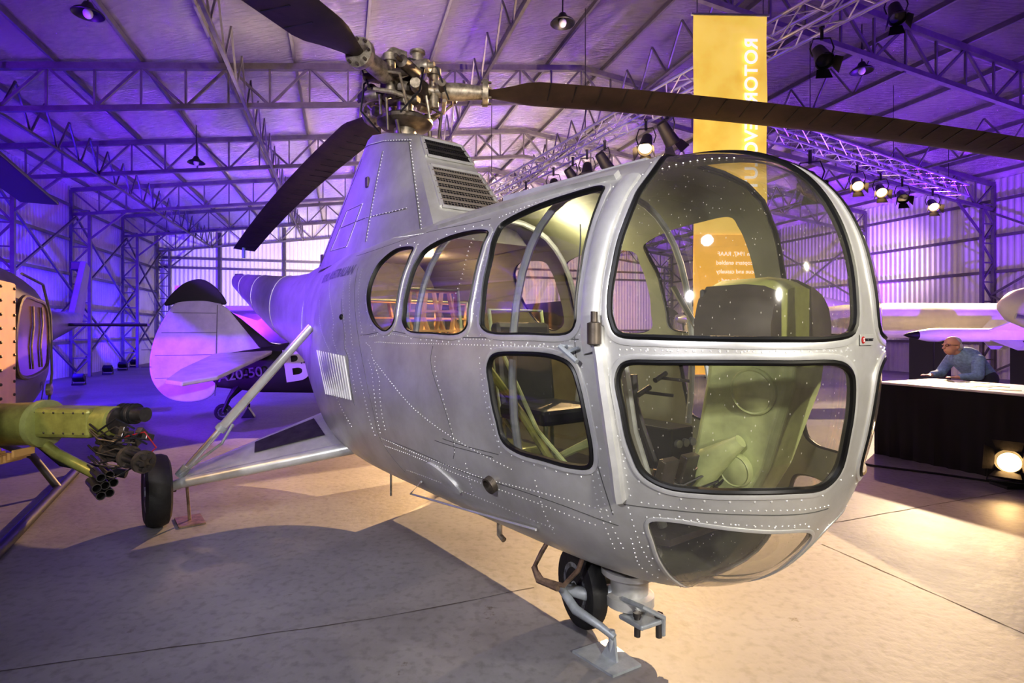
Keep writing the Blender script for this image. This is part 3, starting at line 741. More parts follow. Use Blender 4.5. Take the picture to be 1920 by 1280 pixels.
for bi, an in enumerate(angs):
    d = V((math.cos(an),math.sin(an),0)); x = V((-d.y,d.x,0)); z = V((0,0,1)); o = V((0,0,Z0))
    gr = MB().tube([o+d*.2,o+d*.32,o+d*.34,o+d*.5,o+d*.68,o+d*.70,o+d*.70,o+d*.75,o+d*.76],[.055,.055,.08,.078,.06,.06,.12,.12,.05],16).build('blade_grip','hubm',heli,True)
    MB().tube([o+d*.26-z*.16,o+d*.26+z*.14,o+d*.26+z*.14,o+d*.26+z*.2],[.045,.045,.065,.065],14).build('hinge_bolt','hubm',gr,True)
    MB().cyl(o+d*.34-x*.2,o+d*.34+x*.2,.036).build('hinge_bolt','hubd',gr,True)
    for k in range(8):
        t = k*PI/4; MB().cyl(o+d*.69+(x*math.cos(t)+z*math.sin(t))*.098, o+d*.78+(x*math.cos(t)+z*math.sin(t))*.098,.013,n=6).build('flange_bolt','hubd',gr,True)
    c = o+d*.38+x*.22+z*.03
    MB().tube([c-d*.2,c-d*.17,c-d*.16,c+d*.08,c+d*.09,c+d*.18],[.018,.018,.052,.052,.018,.018],14).build('damper','hubd',heli,True)
    MB().lathe([(.001,-.07),(.05,-.07),(.058,-.05),(.058,.05),(.05,.07),(.025,.075),(.025,.12),(.001,.12)], o+d*.14+x*.24+z*.12, x, 16).build('damper_cylinder','hubm',heli,True)
    MB().lathe([(.001,-.06),(.045,-.06),(.05,-.04),(.05,.04),(.045,.06),(.001,.06)], o+d*.12-x*.26-z*.06, x, 16).build('hinge_cap','hubm',heli,True)
    a0 = V((0,0,3.53))+d*.22+x*.14
    MB().tube([a0,a0+z*.06,o+d*.42+x*.18-z*.05,o+d*.42],.014,8).build('pitch_link','hubm',heli,True)
    MB().tube([V((0,0,3.53))+d*.23-x*.11,o+d*.2-x*.14-z*.1],.013,8).build('pitch_link','hubm',heli,True)
    MB().tube([V((0,0,3.36))+d*.3,V((0,0,3.62))+d*.33,V((0,0,3.72))+d*.12],.013,8).build('control_rod','hubd',heli,True)
    MB().tube([V((0,0,3.3))+d*.22+x*.08,V((0,0,3.47))+d*.22+x*.04],.018,8).build('control_rod','hubd',heli,True)
    MB().tube([V((0,0,3.64))+d*.18+x*.2,V((0,0,3.66))+d*.34+x*.08,V((0,0,3.7))+d*.36-x*.1],.02,8).build('rocker_arm','hubm',heli,True)
    MB().lathe([(.001,-.03),(.04,-.03),(.05,0),(.04,.03),(.001,.03)],V((0,0,3.64))+d*.18+x*.2,x,14).build('rocker_bearing','hubd',heli,True)
    MB().tube([o+d*.1+x*.15+z*.16,o+d*.22+x*.3+z*.06,o+d*.3+x*.3-z*.16,V((0,0,3.5))+d*.3+x*.12],.009,6).build('hub_hose','black',heli,True)
    MB().tube([o+d*.05-x*.2+z*.2,o+d*.3-x*.26+z*.1,o+d*.4-x*.12-z*.12],.008,6).build('hub_hose','black',heli,True)
    def zz(t): return Z0-(.0095*t*t+.01*t if bi == 0 else .0115*t*t)
    pit = (-7,-1) if bi == 0 else (7,3)
    rings = []
    for i in range(61):
        t = .76+(7.3-.76)*i/60
        if t < 1.15: ch = .14+(.42-.14)*max(0,(t-.80)/.35)**.8 if t > .8 else .14; th = .06
        else: ch = .42-.03*(t-1.15)/6; th = .055-.012*(t-1.15)/6
        if i == 60: th = .008
        tw = math.radians(pit[0]-pit[1]*t/7.3)*(1 if t > 1 else .6)
        ring = []
        for k in range(14):
            u = k/14*2*PI; xc = math.cos(u)*.5-.12; yc = math.sin(u)*(.5 if math.cos(u) > 0 else .5*(1+math.cos(u)*.95)+.02)
            lx = xc*ch; lz = yc*th
            ring.append(V((0,0,zz(t)))+d*t+x*(lx*math.cos(tw)-lz*math.sin(tw))+z*(lz*math.cos(tw)+lx*math.sin(tw)))
        rings.append(ring)
    bl = MB().loft(rings).build('rotor_blade','blade',heli,True)
    for i in range(26):
        t = 1.3+i*.23; ch = .42-.03*(t-1.15)/6; tw = math.radians(pit[0]-pit[1]*t/7.3)
        c = V((0,0,zz(t)))+d*t; a_ = (x*math.cos(tw)+z*math.sin(tw)); nn_ = (z*math.cos(tw)-x*math.sin(tw))
        MB().bar(c-a_*ch*.58-nn_*.005, c-a_*ch*.02-nn_*.029,.012,.005).build('blade_rib','black',bl)
d = V((math.cos(angs[1]),math.sin(angs[1]),0)); p = d*7.1+V((0,0,Z0-.0115*50))
MB().tube([p,p-V((0,0,.22))],.03,8).build('blade_tie','shirt',heli,True)

# landing gear
def wheel(parent, c, R, w, ax, hubr):
    ax = V(ax).normalized()
    MB().lathe([(R*.6,-w*.42),(R*.8,-w*.5),(R*.94,-w*.4),(R,-w*.18),(R,w*.18),(R*.94,w*.4),(R*.8,w*.5),(R*.6,w*.42)],c,ax,40).build('tyre','tyre',parent,True)
    MB().lathe([(.001,-w*.3),(hubr*.3,-w*.46),(hubr*.35,-w*.3),(hubr*.8,-w*.24),(hubr,-w*.42),(R*.62,-w*.42),(R*.62,w*.42),(hubr,w*.42),(hubr*.8,w*.24),(hubr*.35,w*.3),(hubr*.3,w*.46),(.001,w*.3)],c,ax,32).build('wheel_hub','gpaint',parent,True)
for sd in (-1,1):
    wc = V((-.91,sd*1.84,.3)); wheel(heli, wc, .3, .19, (0,1,0), .13)
    MB().cyl(wc-V((0,sd*.14,0)), wc, .035).build('axle','gun',heli,True)
    top_ = V((-.58,sd*.66,1.68)); bt = wc+V((.02,-sd*.16,.1)); mid = top_.lerp(bt,.62)
    MB().tube([top_,top_.lerp(bt,.68),top_.lerp(bt,.69)],[.04,.04,.028],14).build('shock_strut','silver_b',heli,True)
    MB().tube([top_.lerp(bt,.68),bt],.026,12).build('strut_piston','alu',heli,True)
    MB().tube([top_.lerp(bt,.68),top_.lerp(bt,.71)],.048,12).build('strut_collar','gpaint',heli,True)
    MB().tube([top_.lerp(bt,.94),bt],.04,12).build('strut_collar','gpaint',heli,True)
    MB().tube([mid+V((.06,0,-.06)),mid+V((.14,sd*.1,-.2)),bt+V((.05,0,.02))],.012,8).build('torque_link','gpaint',heli,True)
    A_ = V((-.12,sd*.40,.62)); Bk = V((-1.1,sd*.34,.82)); tipf = wc+V((.07,-sd*.18,.05)); tipb = wc+V((-.1,-sd*.34,.15))
    rings = []
    for t in (0,.3,.6,.9,1):
        f_, b_ = A_.lerp(tipf,t), Bk.lerp(tipb,t); c = (f_+b_)/2; h_ = (f_-b_)/2; th = .05-.012*t
        rings.append([c+h_*math.cos(2*PI*k/20)+V((0,0,th*math.sin(2*PI*k/20))) for k in range(20)])
    arm = MB().loft(rings).build('lower_arm','silver_b',heli,True)
    MB().tube([A_,tipf,wc+V((.03,-sd*.1,.02))],[.058,.045,.04],14).build('arm_spar','silver_b',heli,True)
    def ap(u, t): f_, b_ = A_.lerp(tipf,t), Bk.lerp(tipb,t); return f_.lerp(b_,u)+V((0,0,.054-.01*t))
    MB().prism([ap(.3,.15),ap(.8,.15),ap(.75,.6),ap(.35,.6)],(0,0,.004)).build('arm_tread','gun',arm)
    MB().tube([(-.88,sd*1.6,.012),(-.88,sd*1.62,.3)],.012,8).prism([(-1.02,sd*1.5,0),(-.72,sd*1.5,0),(-.72,sd*1.7,0),(-1.02,sd*1.7,0)],(0,0,.014)).build('jacking_foot','rust',heli,True)
nw = V((2.4,-.1,.22)); nax = V((.26,.96,0)).normalized(); wheel(heli, nw, .22, .11, nax, .105)
MB().lathe([(.15,.62),(.15,.5),(.17,.49),(.17,.46),(.125,.44),(.12,.40),(.15,.39),(.15,.36),(.1,.34),(.1,.26),(.13,.25),(.13,.2),(.001,.2)][::-1],(2.66,0,0),n=32).build('nose_strut','silver_b',heli,True)
MB().lathe([(.152,.42),(.165,.425),(.165,.44),(.152,.445)],(2.66,0,0),n=28).build('strut_ring','gun',heli,True)
MB().tube([(2.62,-.02,.24),(2.5,-.17,.23),nw-nax*.1],[.05,.035,.03],10).build('nose_fork','gpaint',heli,True)
MB().tube([(2.62,.02,.24),(2.52,.04,.26),nw+nax*.1],[.04,.03,.028],10).build('nose_fork','gpaint',heli,True)
MB().cyl(nw-nax*.12,nw+nax*.12,.022).build('axle','gun',heli,True)
MB().tube([nw-nax*.13+V((0,0,.01)),(2.52,-.26,.18),(2.66,-.22,.14),(2.74,-.20,.11)],[.022,.026,.02,.018],10).build('towing_arm','gpaint',heli,True)
MB().prism([(2.70,-.13,.165),(2.86,-.14,.17),(2.9,.0,.185),(2.74,.03,.18)],(0,0,.025)).build('towing_bracket','gpaint',heli,bevel=.008)
MB().tube([(2.7,-.1,.26),(2.84,-.1,.27),(2.9,-.02,.22),(2.88,0,.12)],.013,8).build('towing_loop','gpaint',heli,True)
for q in ((2.80,-.1),(2.87,-.02),(2.76,0)): MB().lathe([(.016,.11),(.016,.21),(.022,.21),(.022,.23),(.001,.23)],(q[0],q[1],0),n=12).build('bracket_pin','gun',heli,True)
m_ = MB(); m_.prism([(2.57,-.33,.0),(2.84,-.32,0),(2.86,-.14,0),(2.6,-.11,0)],(0,0,.012)); jp = m_.build('jack_plate','gpaint',heli,True)
MB().prism([(2.68,-.23,.012),(2.78,-.23,.012),(2.73,-.2,.13)],(0,.015,0)).build('plate_gusset','gpaint',jp)
MB().cyl((2.73,-.21,.01),(2.72,-.20,.14),.016).build('plate_post','gpaint',jp,True)
sp_ = [V(p)+V((.13,.2,0)) for p in [(2.2,-.42,.56),(2.16,-.5,.42),(2.12,-.52,.33),(2.2,-.53,.29),(2.34,-.5,.3),(2.42,-.47,.4),(2.46,-.42,.58)]]
MB().tube(sp_,.013,8).build('boarding_step','rust',heli,True)
MB().tube([sp_[2],sp_[3]+V((-.02,-.01,-.005)),sp_[4]+V((-.02,-.02,-.015))],.019,8).build('step_tread','rust',heli,True)
MB().tube([hit(790,897)+V((0,0,-.02)),V((.9,-.40,.44)),hit(1005,985)+V((0,0,-.02))],.007,8).build('belly_tube','silver_b',heli,True)
MB().tube([(.35,-.3,.5),(.35,-.3,.28)],.01,6).build('drain_pipe','hubm',heli,True)
MB().tube([(1.75,-.2,.45),(1.75,-.2,.34),(1.8,-.2,.32)],.018,8).build('drain_pipe','hubm',heli,True)

# ---------------- interior
MB().prism([(-.3,-.5,.74),(2.9,-.5,.74),(3.2,-.36,.74),(3.2,.36,.74),(2.9,.5,.74),(-.3,.5,.74)],(0,0,.03)).build('cabin_floor','gun',heli)
m_ = MB(); m_.loft([[V((s,w*.93*math.cos(2*PI*k/24)*1.0,1.46+.95*math.sin(2*PI*k/24))) for k in range(24)] for s,w in ((-.32,.66),(-.3,.66))]); m_.build('rear_bulkhead','lining',heli)
def seat(sx, y, w, mt, m2, lat=False, top=1.78):
    MB().box((sx,y,1.14),(.46,w,.1)).build('seat_cushion',m2,heli,bevel=.03)
    if lat:
        m_ = MB(); k_ = (top-1.2)/.56
        for i in range(8):
            yy = y-w/2+w*i/7; m_.tube([(sx-.24,yy,1.16),(sx-.3,yy+.03*(-1)**i,1.2+.12*k_),(sx-.32,yy-.03*(-1)**i,1.2+.26*k_),(sx-.36,yy+.03*(-1)**i,1.2+.4*k_),(sx-.38,yy,top-.02)],.018,6)
        for i in range(6): m_.bar((sx-.25-.028*i,y-w/2,1.2+.11*i*k_),(sx-.25-.028*i,y+w/2,1.2+.11*i*k_),.04,.016)
        m_.build('woven_seat_back',mt,heli)
    else:
        MB().box((sx-.26,y,1.42),(.09,w,.56),Matrix.Rotation(-.12,3,'Y')).build('seat_back',m2,heli,bevel=.035)
    m_ = MB()
    for a, b in ((-.2,-1),(-.2,1),(.2,-1),(.2,1)): m_.tube([(sx+a,y+b*w*.45,.77),(sx+a,y+b*w*.42,1.1)],.014,6)
    m_.tube([(sx-.2,y-w*.48,1.1),(sx-.34,y-w*.48,top),(sx-.34,y+w*.48,top),(sx-.2,y+w*.48,1.1)],.014,8); m_.tube([(sx+.2,y-w*.42,.8),(sx-.2,y-w*.42,1.08)],.012,6)
    m_.build('seat_frame','green',heli,True)
seat(.55,0,1.1,'tan','leather',True,1.9); seat(2.0,0,.46,'green','leather')
seat(1.3,-.25,.46,'tan','leather',True,1.95)
DX, DY = .07, .12
PY = [-.29,-.265,-.2,-.1,0,.1,.2,.265,.29]; PZ = [1.68,1.77,1.835,1.872,1.885,1.872,1.835,1.77,1.68]
m_ = MB(); prof = [(-.28,1.60)]+list(zip(PY,PZ))+[(.28,1.60)]
m_.loft([[V((s+DX,y*k+DY,1.6+(z-1.6)*k2)) for y,z in prof] for s,k,k2 in ((3.12,1,1),(3.3,1,1),(3.38,.97,.95),(3.44,.88,.82))])
hood = m_.build('instrument_hood','olive',heli,True)
for y0, y1 in ((-.293,-.2),(.08,.293)):
    ys = [y0+(y1-y0)*q/8 for q in range(9)]
    zf = lambda yy: itp(PY,PZ,yy)
    MB().loft([[V((s+DX,yy*kk*1.008+DY,1.604+(zf(yy)-1.6)*k)) for yy in ys]+[V((s+DX,y1*kk+DY,1.6)),V((s+DX,y0*kk+DY,1.6))] for s,kk,k in ((3.115,1,1.02),(3.3,1,1.02),(3.385,.972,.972),(3.448,.885,.845))]).build('hood_cover','hood',hood,True)
MB().box((3.12+DX,DY,1.73),(.02,.5,.2)).build('instrument_panel','black',heli,bevel=.01)
for i in range(4):
    MB().lathe([(.042,0),(.042,.015),(.036,.018),(.001,.012)],(3.11+DX,-.17+.115*i+DY,1.76),(-1,0,0),20).build('gauge','lens' if i%2 else 'gpaint',heli,True)
def csec(a,b,w,z,r=.03,sh=.06):
    return [V((s0+DX,y0+DY+sh,z)) for s0,y0 in ((a+r,-w),(b-r,-w),(b,-w+r),(b,w-r),(b-r,w),(a+r,w),(a,w-r),(a,-w+r))]
con = MB().loft([csec(2.86,3.2,.1,.77,sh=0),csec(2.95,3.34,.12,1.05,sh=.03),csec(3.02,3.44,.15,1.4),csec(3.06,3.46,.17,1.62)]).build('centre_console','green',heli,bevel=.01)
cy = DY-.10
for (sx_, z_, r_) in ((3.28,1.38,.105),(3.2,1.02,.075)):
    n = V((.0,-1,-.08)); c = V((sx_+DX,cy+(-.005 if z_ < 1.2 else .0),z_))
    MB().lathe([(r_,-.02),(r_,.008),(r_*.93,.016),(r_*.86,.012),(r_*.8,.016),(.001,.02)],c,n,30).build('console_cover','green',con,True)
MB().tube([(3.0+DX,cy-.01,.9),(3.1+DX,cy-.04,1.05),(3.24+DX,cy-.03,1.16)],[.05,.07,.03],12).build('console_duct','green',con,True)
MB().tube([(2.85,-.02,.77),(2.86,-.02,.95),(2.80,-.06,1.15),(2.76,-.08,1.3)],.018,8).build('control_stick','black',heli,True)
MB().tube([(2.76,-.08,1.28),(2.75,-.08,1.42)],.026,8).build('stick_grip','black',heli,True)
MB().tube([(2.2,-.3,.85),(2.6,-.33,1.05),(2.8,-.33,1.14)],[.02,.02,.03],8).build('collective_lever','green',heli,True)
for yy in (-.12,-.27):
    MB().tube([(3.02,yy,.78),(3.1,yy,.98)],.014,6).build('pedal_arm','gun',heli)
    MB().box((3.11,yy,1.02),(.04,.1,.13),Matrix.Rotation(.3,3,'Y')).build('rudder_pedal','gun',heli,bevel=.006)
for z_, y_ in ((1.36,-.24),(1.42,-.12)):
    MB().tube([(3.08,y_+.06,z_-.01),(2.96,y_,z_)],.008,6).build('handle_rod','black',heli)
    MB().cyl((2.96,y_-.04,z_-.01),(2.96,y_+.04,z_+.02),.013).build('pull_handle','black',heli,True)
MB().ell((2.8,-.28,.87),(.17,.12,.12)).build('flight_bag','leather',heli,True)
MB().tube([(2.72,-.3,.95),(2.8,-.32,1.08),(2.9,-.3,.97)],.014,6).build('bag_strap','leather',heli,True)
MB().tube([(3.1,-.28,.78),(3.02,-.38,1.2),(2.98,-.42,1.6)],.02,8).build('cockpit_tube','gpaint',heli,True)
MB().tube([(1.9,-.5,1.55),(2.3,-.45,1.2),(2.6,-.38,.85)],.022,8).build('door_tube','ygreen',heli,True)
MB().tube([(2.1,-.42,1.5),(2.4,-.42,1.12),(2.75,-.36,.85)],.012,8).build('seat_strap','green',heli,True)
MB().box((2.2,-.42,1.0),(.3,.14,.05)).build('arm_rest','ygreen',heli,bevel=.012)
MB().prism([(1.55,-.55,.9),(1.95,-.55,.9),(1.95,-.2,.9),(1.55,-.2,.9)],(0,0,.06)).build('chart_tray','tan',heli,bevel=.01)
MB().box((2.95,-.1,.82),(.22,.16,.09),Matrix.Rotation(.2,3,'Z')).build('battery_box','dark',heli,bevel=.01)
MB().box((2.62,.28,1.0),(.34,.2,.24)).build('radio_box','dark',heli,bevel=.012)
for k in range(3): MB().lathe([(.022,0),(.022,.02),(.001,.025)],(2.8,.22+.06*k,1.04),(1,-.2,0),12).build('radio_knob','gpaint',heli,True)
MB().tube([(2.95,.35,.8),(2.9,.42,1.2),(2.8,.45,1.6),(2.6,.45,1.9)],.018,8).build('cockpit_tube','gpaint',heli,True)
for k in range(9): MB().tube([(2.86+.03*k,-.3+.025*k,.78),(2.96+.02*k,-.3+.02*k,.92+.03*(k%4)),(3.1,-.2+.03*k,.84+.05*(k%5)),(3.2,-.02+.01*k,.9+.06*(k%4))],.006,5).build('cable','black' if k%3 else 'rust',heli)
for sx_, kk in ((2.55,.93),(1.55,.93)):
    zt, zb = itp(UX,UY,sx_), itp(LX,LY,sx_); zc_, hh = (zt+zb)/2, (zt-zb)/2*kk; w_ = width(sx_)*kk
    pts = []
    for k in range(25):
        t = -.35+k/24*(PI+.7); c_, s_ = math.cos(t), math.sin(t)
        pts.append((sx_, w_*math.copysign(abs(c_)**(2/MM),c_), zc_+hh*math.copysign(abs(s_)**(2/MM),s_)))
    MB().tube(pts,.02,8).build('cabin_hoop','gpaint',heli,True)

# ------------------------------------------------------------------ second helicopter on the left
dh = V((-.467,.884,0)); HO = V((-4.60,3.0,0)); rot = math.atan2(-dh.y,-dh.x)
h2 = empty('helicopter','weathered olive grey military helicopter on skids cut by the left edge','helicopter',HO,rot)
def el(x, w, zb, zt, n=32, m=3.0):
    zc, h = (zt+zb)/2, (zt-zb)/2; o = []
    for k in range(n):
        a = 2*PI*k/n; c_, s_ = math.cos(a), math.sin(a)
        o.append(V((x, w*math.copysign(abs(c_)**(2/m),c_), zc+h*math.copysign(abs(s_)**(2/m),s_))))
    return o
MB().loft([el(2.2,.9,.7,1.7),el(1.2,1.15,.62,2.1),el(0,1.22,.6,2.35),el(-1.5,1.22,.6,2.38),el(-2.4,1.2,.6,2.38),el(-3.0,1.12,.62,2.36),el(-3.5,.9,.7,2.28),el(-4.3,.5,.95,2.1),el(-5.4,.34,1.15,1.9)]).build('fuselage','huey',h2,True)
MB().loft([el(-5.2,.36,1.12,1.9,24,2.2),el(-8,.25,1.4,1.98,24,2.2),el(-10.9,.13,1.72,2.05,24,2.2)]).build('tail_boom','huey',h2,True)
MB().prism([(-10.3,-.04,2.0),(-10.9,-.04,1.75),(-11.35,-.04,2.0),(-12.1,-.04,3.15),(-11.6,-.04,3.25)],(0,.12,0)).build('tail_fin','huey',h2,bevel=.02)
MB().box((-11.9,-.15,3.15),(.3,.22,.2)).build('tail_rotor_hub','dark',h2,bevel=.03)
MB().prism([(-9.0,-1.5,1.72),(-9.0,1.5,1.72),(-9.55,1.5,1.72),(-9.55,-1.5,1.72)],(0,0,.06)).build('stabiliser','dark',h2,bevel=.02)
MB().loft([el(.4,.5,2.3,2.6),el(-.6,.6,2.3,2.7),el(-2.0,.5,2.3,2.6),el(-2.6,.25,2.2,2.42)]).build('engine_cowl','huey',h2,True)
MB().cyl((-.6,0,2.5),(-.6,0,3.93),.09).build('rotor_mast','dark',h2,True)
MB().box((-.6,0,3.95),(.9,.25,.14)).build('rotor_hub','dark',h2,bevel=.02)
for s0, s1 in ((-.9,-7.9),(-.3,6.5)): MB().prism([(s0,-.27,3.93),(s1,-.27,3.86),(s1,.27,3.86),(s0,.27,3.93)],(0,0,.06)).build('rotor_blade','dark',h2,bevel=.015)
wpts = catmull([(-2.3,1.55),(-2.2,1.86),(-1.85,1.92),(-1.4,1.9),(-1.24,1.6),(-1.26,1.34),(-1.4,1.25),(-2.0,1.25),(-2.25,1.32)],4)
YS = 1.225
wp = MB().prism([(p[0],YS,p[1]) for p in wpts],(0,.02,0)).build('cabin_window','amber',h2)
MB().tube([(p[0],YS+.015,p[1]) for p in wpts],.02,8,True).build('window_frame','hubd',wp,True)
for x_ in (-2.0,-1.7): MB().tube([(x_,YS+.03,1.3),(x_+.05,YS+.03,1.5),(x_-.03,YS+.03,1.7),(x_,YS+.03,1.86)],.008,6).build('window_strap','rust',wp,True)
ds = MB().box((-.88,YS+.03,1.5),(.48,.04,1.05)).build('sliding_door','sand',h2,bevel=.03)
for xr in (-1.05,-.72):
    for i in range(10): MB().ell((xr,YS+.055,1.03+.105*i),(.013,.01,.013),n=8,m=4).build('door_rivet','hubd',ds)
MB().tube([(-2.62,1.17,.75),(-2.66,1.2,1.2),(-2.6,1.2,1.8),(-2.4,1.18,2.1),(-1.6,1.2,2.14)],.012,8).build('door_seam','huey',h2,True)
MB().lathe([(.06,0),(.06,.04),(.001,.05)],(-2.45,1.2,1.05),(0,1,0),16).build('fuel_port','hubm',h2,True)
for sd in (-1,1):
    MB().tube([(2.0,sd*1.3,.22),(1.6,sd*1.3,.05),(-1.2,sd*1.3,.045),(-3.3,sd*1.3,.045)],.045,12).build('skid','dark',h2,True)
    for x_ in (.6,-2.4): MB().tube([(x_,sd*1.3,.06),(x_,sd*1.1,.4),(x_,sd*.6,.7)],.035,10).build('skid_leg','huey',h2,True)
text('2', .3, 'black', h2, axes(V((-2.1,YS+.01,1.04)), V((-1,0,0)), V((0,0,1)), V((0,1,0))))
# weapon pod
pod = empty('gun_pod','yellow green gun and rocket pod with clustered dark barrels beside left helicopter','gun pod',at(40,800,3.75),math.radians(-6))
pod.scale = (.86,.86,.86)
MB().tube([(-.45,0,.0),(-.3,0,.01),(.16,0,.03),(.18,0,.03)],[.13,.16,.165,.14],24).build('ammunition_drum','ygreen',pod,True)
MB().box((.42,0,.05),(.5,.22,.22)).build('feed_housing','ygreen',pod,bevel=.03)
for k in range(6):
    for z_ in (-.02,.13): MB().ell((.22+.08*k,-.112,z_),(.008,.006,.008),n=6,m=4).build('housing_rivet','hubd',pod)
MB().lathe([(.13,0),(.18,.01),(.18,.06),(.13,.07)],(.16,0,.03),(1,0,0),24).build('collar','olive',pod,True)
MB().lathe([(.09,0),(.12,.02),(.12,.14),(.09,.16)],(.64,0,.05),(1,0,0),20).build('collar','ygreen',pod,True)
for k in range(6):
    t = k*PI/3; MB().tube([(.66,.05*math.cos(t),-.14+.05*math.sin(t)),(1.2,-.2+.05*math.cos(t),-.2+.05*math.sin(t))],.019,10).build('gun_barrel','gun',pod,True)
for q_ in (.2,.6,.9): MB().cyl((.66+.54*q_,-.2*q_,-.14-.06*q_),(.69+.54*q_,-.011-.2*q_,-.144-.06*q_),.082,n=18).build('barrel_clamp','hubd',pod,True)
for k in range(7):
    t = k*PI/3; r = .075 if k < 6 else 0
    MB().lathe([(.031,0),(.031,.2),(.025,.2),(.023,.05),(.001,.05)],(.7,-.06+r*math.cos(t),-.36+r*math.sin(t)),(1,-.75,-.1),14).build('rocket_tube','gun',pod,True)
MB().tube([(.74,.1,.1),(.86,.08,.1),(.87,.08,.1),(.98,.06,.1)],[.07,.07,.055,.055],18).build('drive_motor','gun',pod,True)
for k in range(4): MB().lathe([(.066,0),(.08,.005),(.08,.02),(.066,.025)],(.75+.035*k,.095,.1),(1,-.14,0),20).build('motor_fin','dark',pod,True)
MB().cyl((.78,.0,.06),(.81,.0,.06),.1,n=20).build('motor_flange','gun',pod,True)
for k in range(14):
    r = random.random; p = V((.66+.12*r(),-.12,.08-.33*r())); MB().tube([p,p+V((.12,-.06,-.04)),p+V((.25,-.05,.06-.16*r())),p+V((.34,.02,.08-.2*r()))],.004+.004*r(),6).build('cable','black' if k%3 else 'hubd',pod)
for k in range(8):
    MB().box((.72+.05*k,-.03,-.02-.03*(k%3)),(.045,.08,.05),Matrix.Rotation(.4*k,3,'X')).build('gun_bracket','gun' if k%2 else 'hubd',pod,bevel=.006)
MB().tube([(.9,-.08,-.05),(1.1,-.1,.0),(1.16,-.06,-.12),(1.06,-.04,-.2)],.005,6).build('ring_cable','red',pod,True)
for k in range(10): MB().box((-.16+.035*k,-.13,-.16-.06*math.sin(k/9*PI)),(.022,.16,.05)).build('feed_link','sand',pod)
MB().tube([(0,.1,-.1),(.2,.15,-.3),(.62,.3,-.42)],.035,8).build('mount_arm','dark',pod,True)
MB().tube([(.15,0,-.1),(.3,0,-.2),(.66,-.03,-.34)],.04,10).build('pod_bracket','ygreen',pod,True)
for i, (px, py) in enumerate(((148,722),(202,702),(230,694),(252,688))):
    p = ground(px,py); root = empty('floor_uplight','small black floor uplight, %s from the left along the blue wall' % ORD[i],'floor light',p,HA,'floor uplights along the left wall')
    MB().box((0,0,.03),(.3,.22,.05)).build('base','black',root)
    MB().tube([(-.17,0,.05),(-.17,0,.26),(.17,0,.26),(.17,0,.05)],.012,6).build('yoke','black',root)
    MB().box((0,0,.22),(.3,.16,.2),Matrix.Rotation(.7,3,'X')).build('housing','black',root,bevel=.02)
    MB().box((0,-.06,.30),(.25,.01,.12),Matrix.Rotation(-.8,3,'X')).build('lens','lens',root)

# ------------------------------------------------------------------ propeller trainer aircraft (tail seen)
ang = math.atan2(.37,.93); pl = empty('propeller_aircraft','camouflaged propeller aircraft with white tail rudder, marked A20-50 and B','aircraft',(-5.42,10.35,0),ang)
MB().loft([el(-.05,.05,.62,1.2,24,2.2),el(.8,.22,.48,1.32,24,2.2),el(2,.4,.42,1.55,24,2.2),el(3.5,.52,.5,1.9,24,2.2),el(6,.6,.75,2.2,24,2.2),el(7.5,.6,1.0,2.35,24,2.2)]).build('fuselage','camo',pl,True)
def fin(pts, t, name, m): return MB().prism([(x,-t/2,z) for x,z in pts],(0,t,0)).build(name,m,pl,bevel=t*.3)
rd = catmull([(.1,2.35),(-.2,2.42),(-.55,2.2),(-.86,1.7),(-1.0,1.15),(-.96,.75),(-.72,.44),(-.3,.36),(0,.5),(.05,1.4)],6)
rud = fin([(p[0],p[1]) for p in rd],.09,'rudder','lav')
tp = catmull([(.2,2.12),(.05,2.4),(-.2,2.56),(-.5,2.46),(-.78,2.08),(-.5,2.14),(-.15,2.16)],6)
fin([(p[0],p[1]) for p in tp],.1,'fin_tip','camo'); fin([(0,1.1),(.05,2.14),(.22,2.05),(.75,1.4),(.9,1.1)],.085,'tail_fin','lav')
fin([(.25,2.0),(.45,1.85),(.95,1.4),(1.4,1.32),(.75,1.3)],.1,'fin_fillet','camo')
MB().tube([(.02,-.05,.45),(.06,-.05,2.1)],.006,5).build('hinge_line','seam',rud)
for z_ in (.8,1.2,1.6,1.95): MB().tube([(-.92+.25*max(0,z_-1.4)*2,-.05,z_),(.04,-.05,z_)],.004,5).build('rudder_rib','seam',rud)
for z_ in (1.0,1.3): MB().tube([(-.97,-.06,z_),(-1.12,-.06,z_)],.006,5).build('trim_rod','gun',rud)
for sd in (-1,1):
    zt_ = .82 if sd < 0 else 1.15
    MB().prism([(1.0,sd*.12,1.2),(.0,sd*.1,1.15),(-.35,sd*1.2,zt_+.14),(-.45,sd*1.9,zt_+.02),(-.2,sd*2.15,zt_),(.25,sd*1.9,zt_+.06)],(0,0,.07)).build('tailplane','lav',pl,bevel=.02)
wheel(pl,V((.15,-.02,.15)),.15,.09,(0,1,0),.07); MB().tube([(.15,-.08,.16),(.25,-.05,.4),(.4,0,.6)],[.03,.04,.09],8).build('tail_wheel_strut','dark',pl,True)
MB().prism([(4.2,-3,1.3),(6.2,-2.8,1.3),(6.4,2.4,1.3),(4.2,2.4,1.3)],(0,0,.16)).build('wing','camo',pl,bevel=.04)
tx = V((.985,-.11,.13)).normalized(); tu = V((-.13,0,.99)); tn = tx.cross(tu).normalized(); tu = tn.cross(tx)
text('A20-50', .25, 'textd', pl, axes(V((.45,-.262,.84)),tx,tu,tn)); text('B', .8, 'text', pl, axes(V((1.38,-.41,.97)),tx,tu,tn),bold=.03)
ch = empty('wheel_chock','small black chock beside the tail wheel of camouflaged aircraft','chock',ground(466,782),.3)
MB().prism([(-.12,-.1,0),(.12,-.1,0),(0,-.1,.2)],(0,.2,0)).build('block','dark',ch,bevel=.01); MB().tube([(0,0,.19),(0,.0,.26)],.03,8).build('handle','dark',ch)

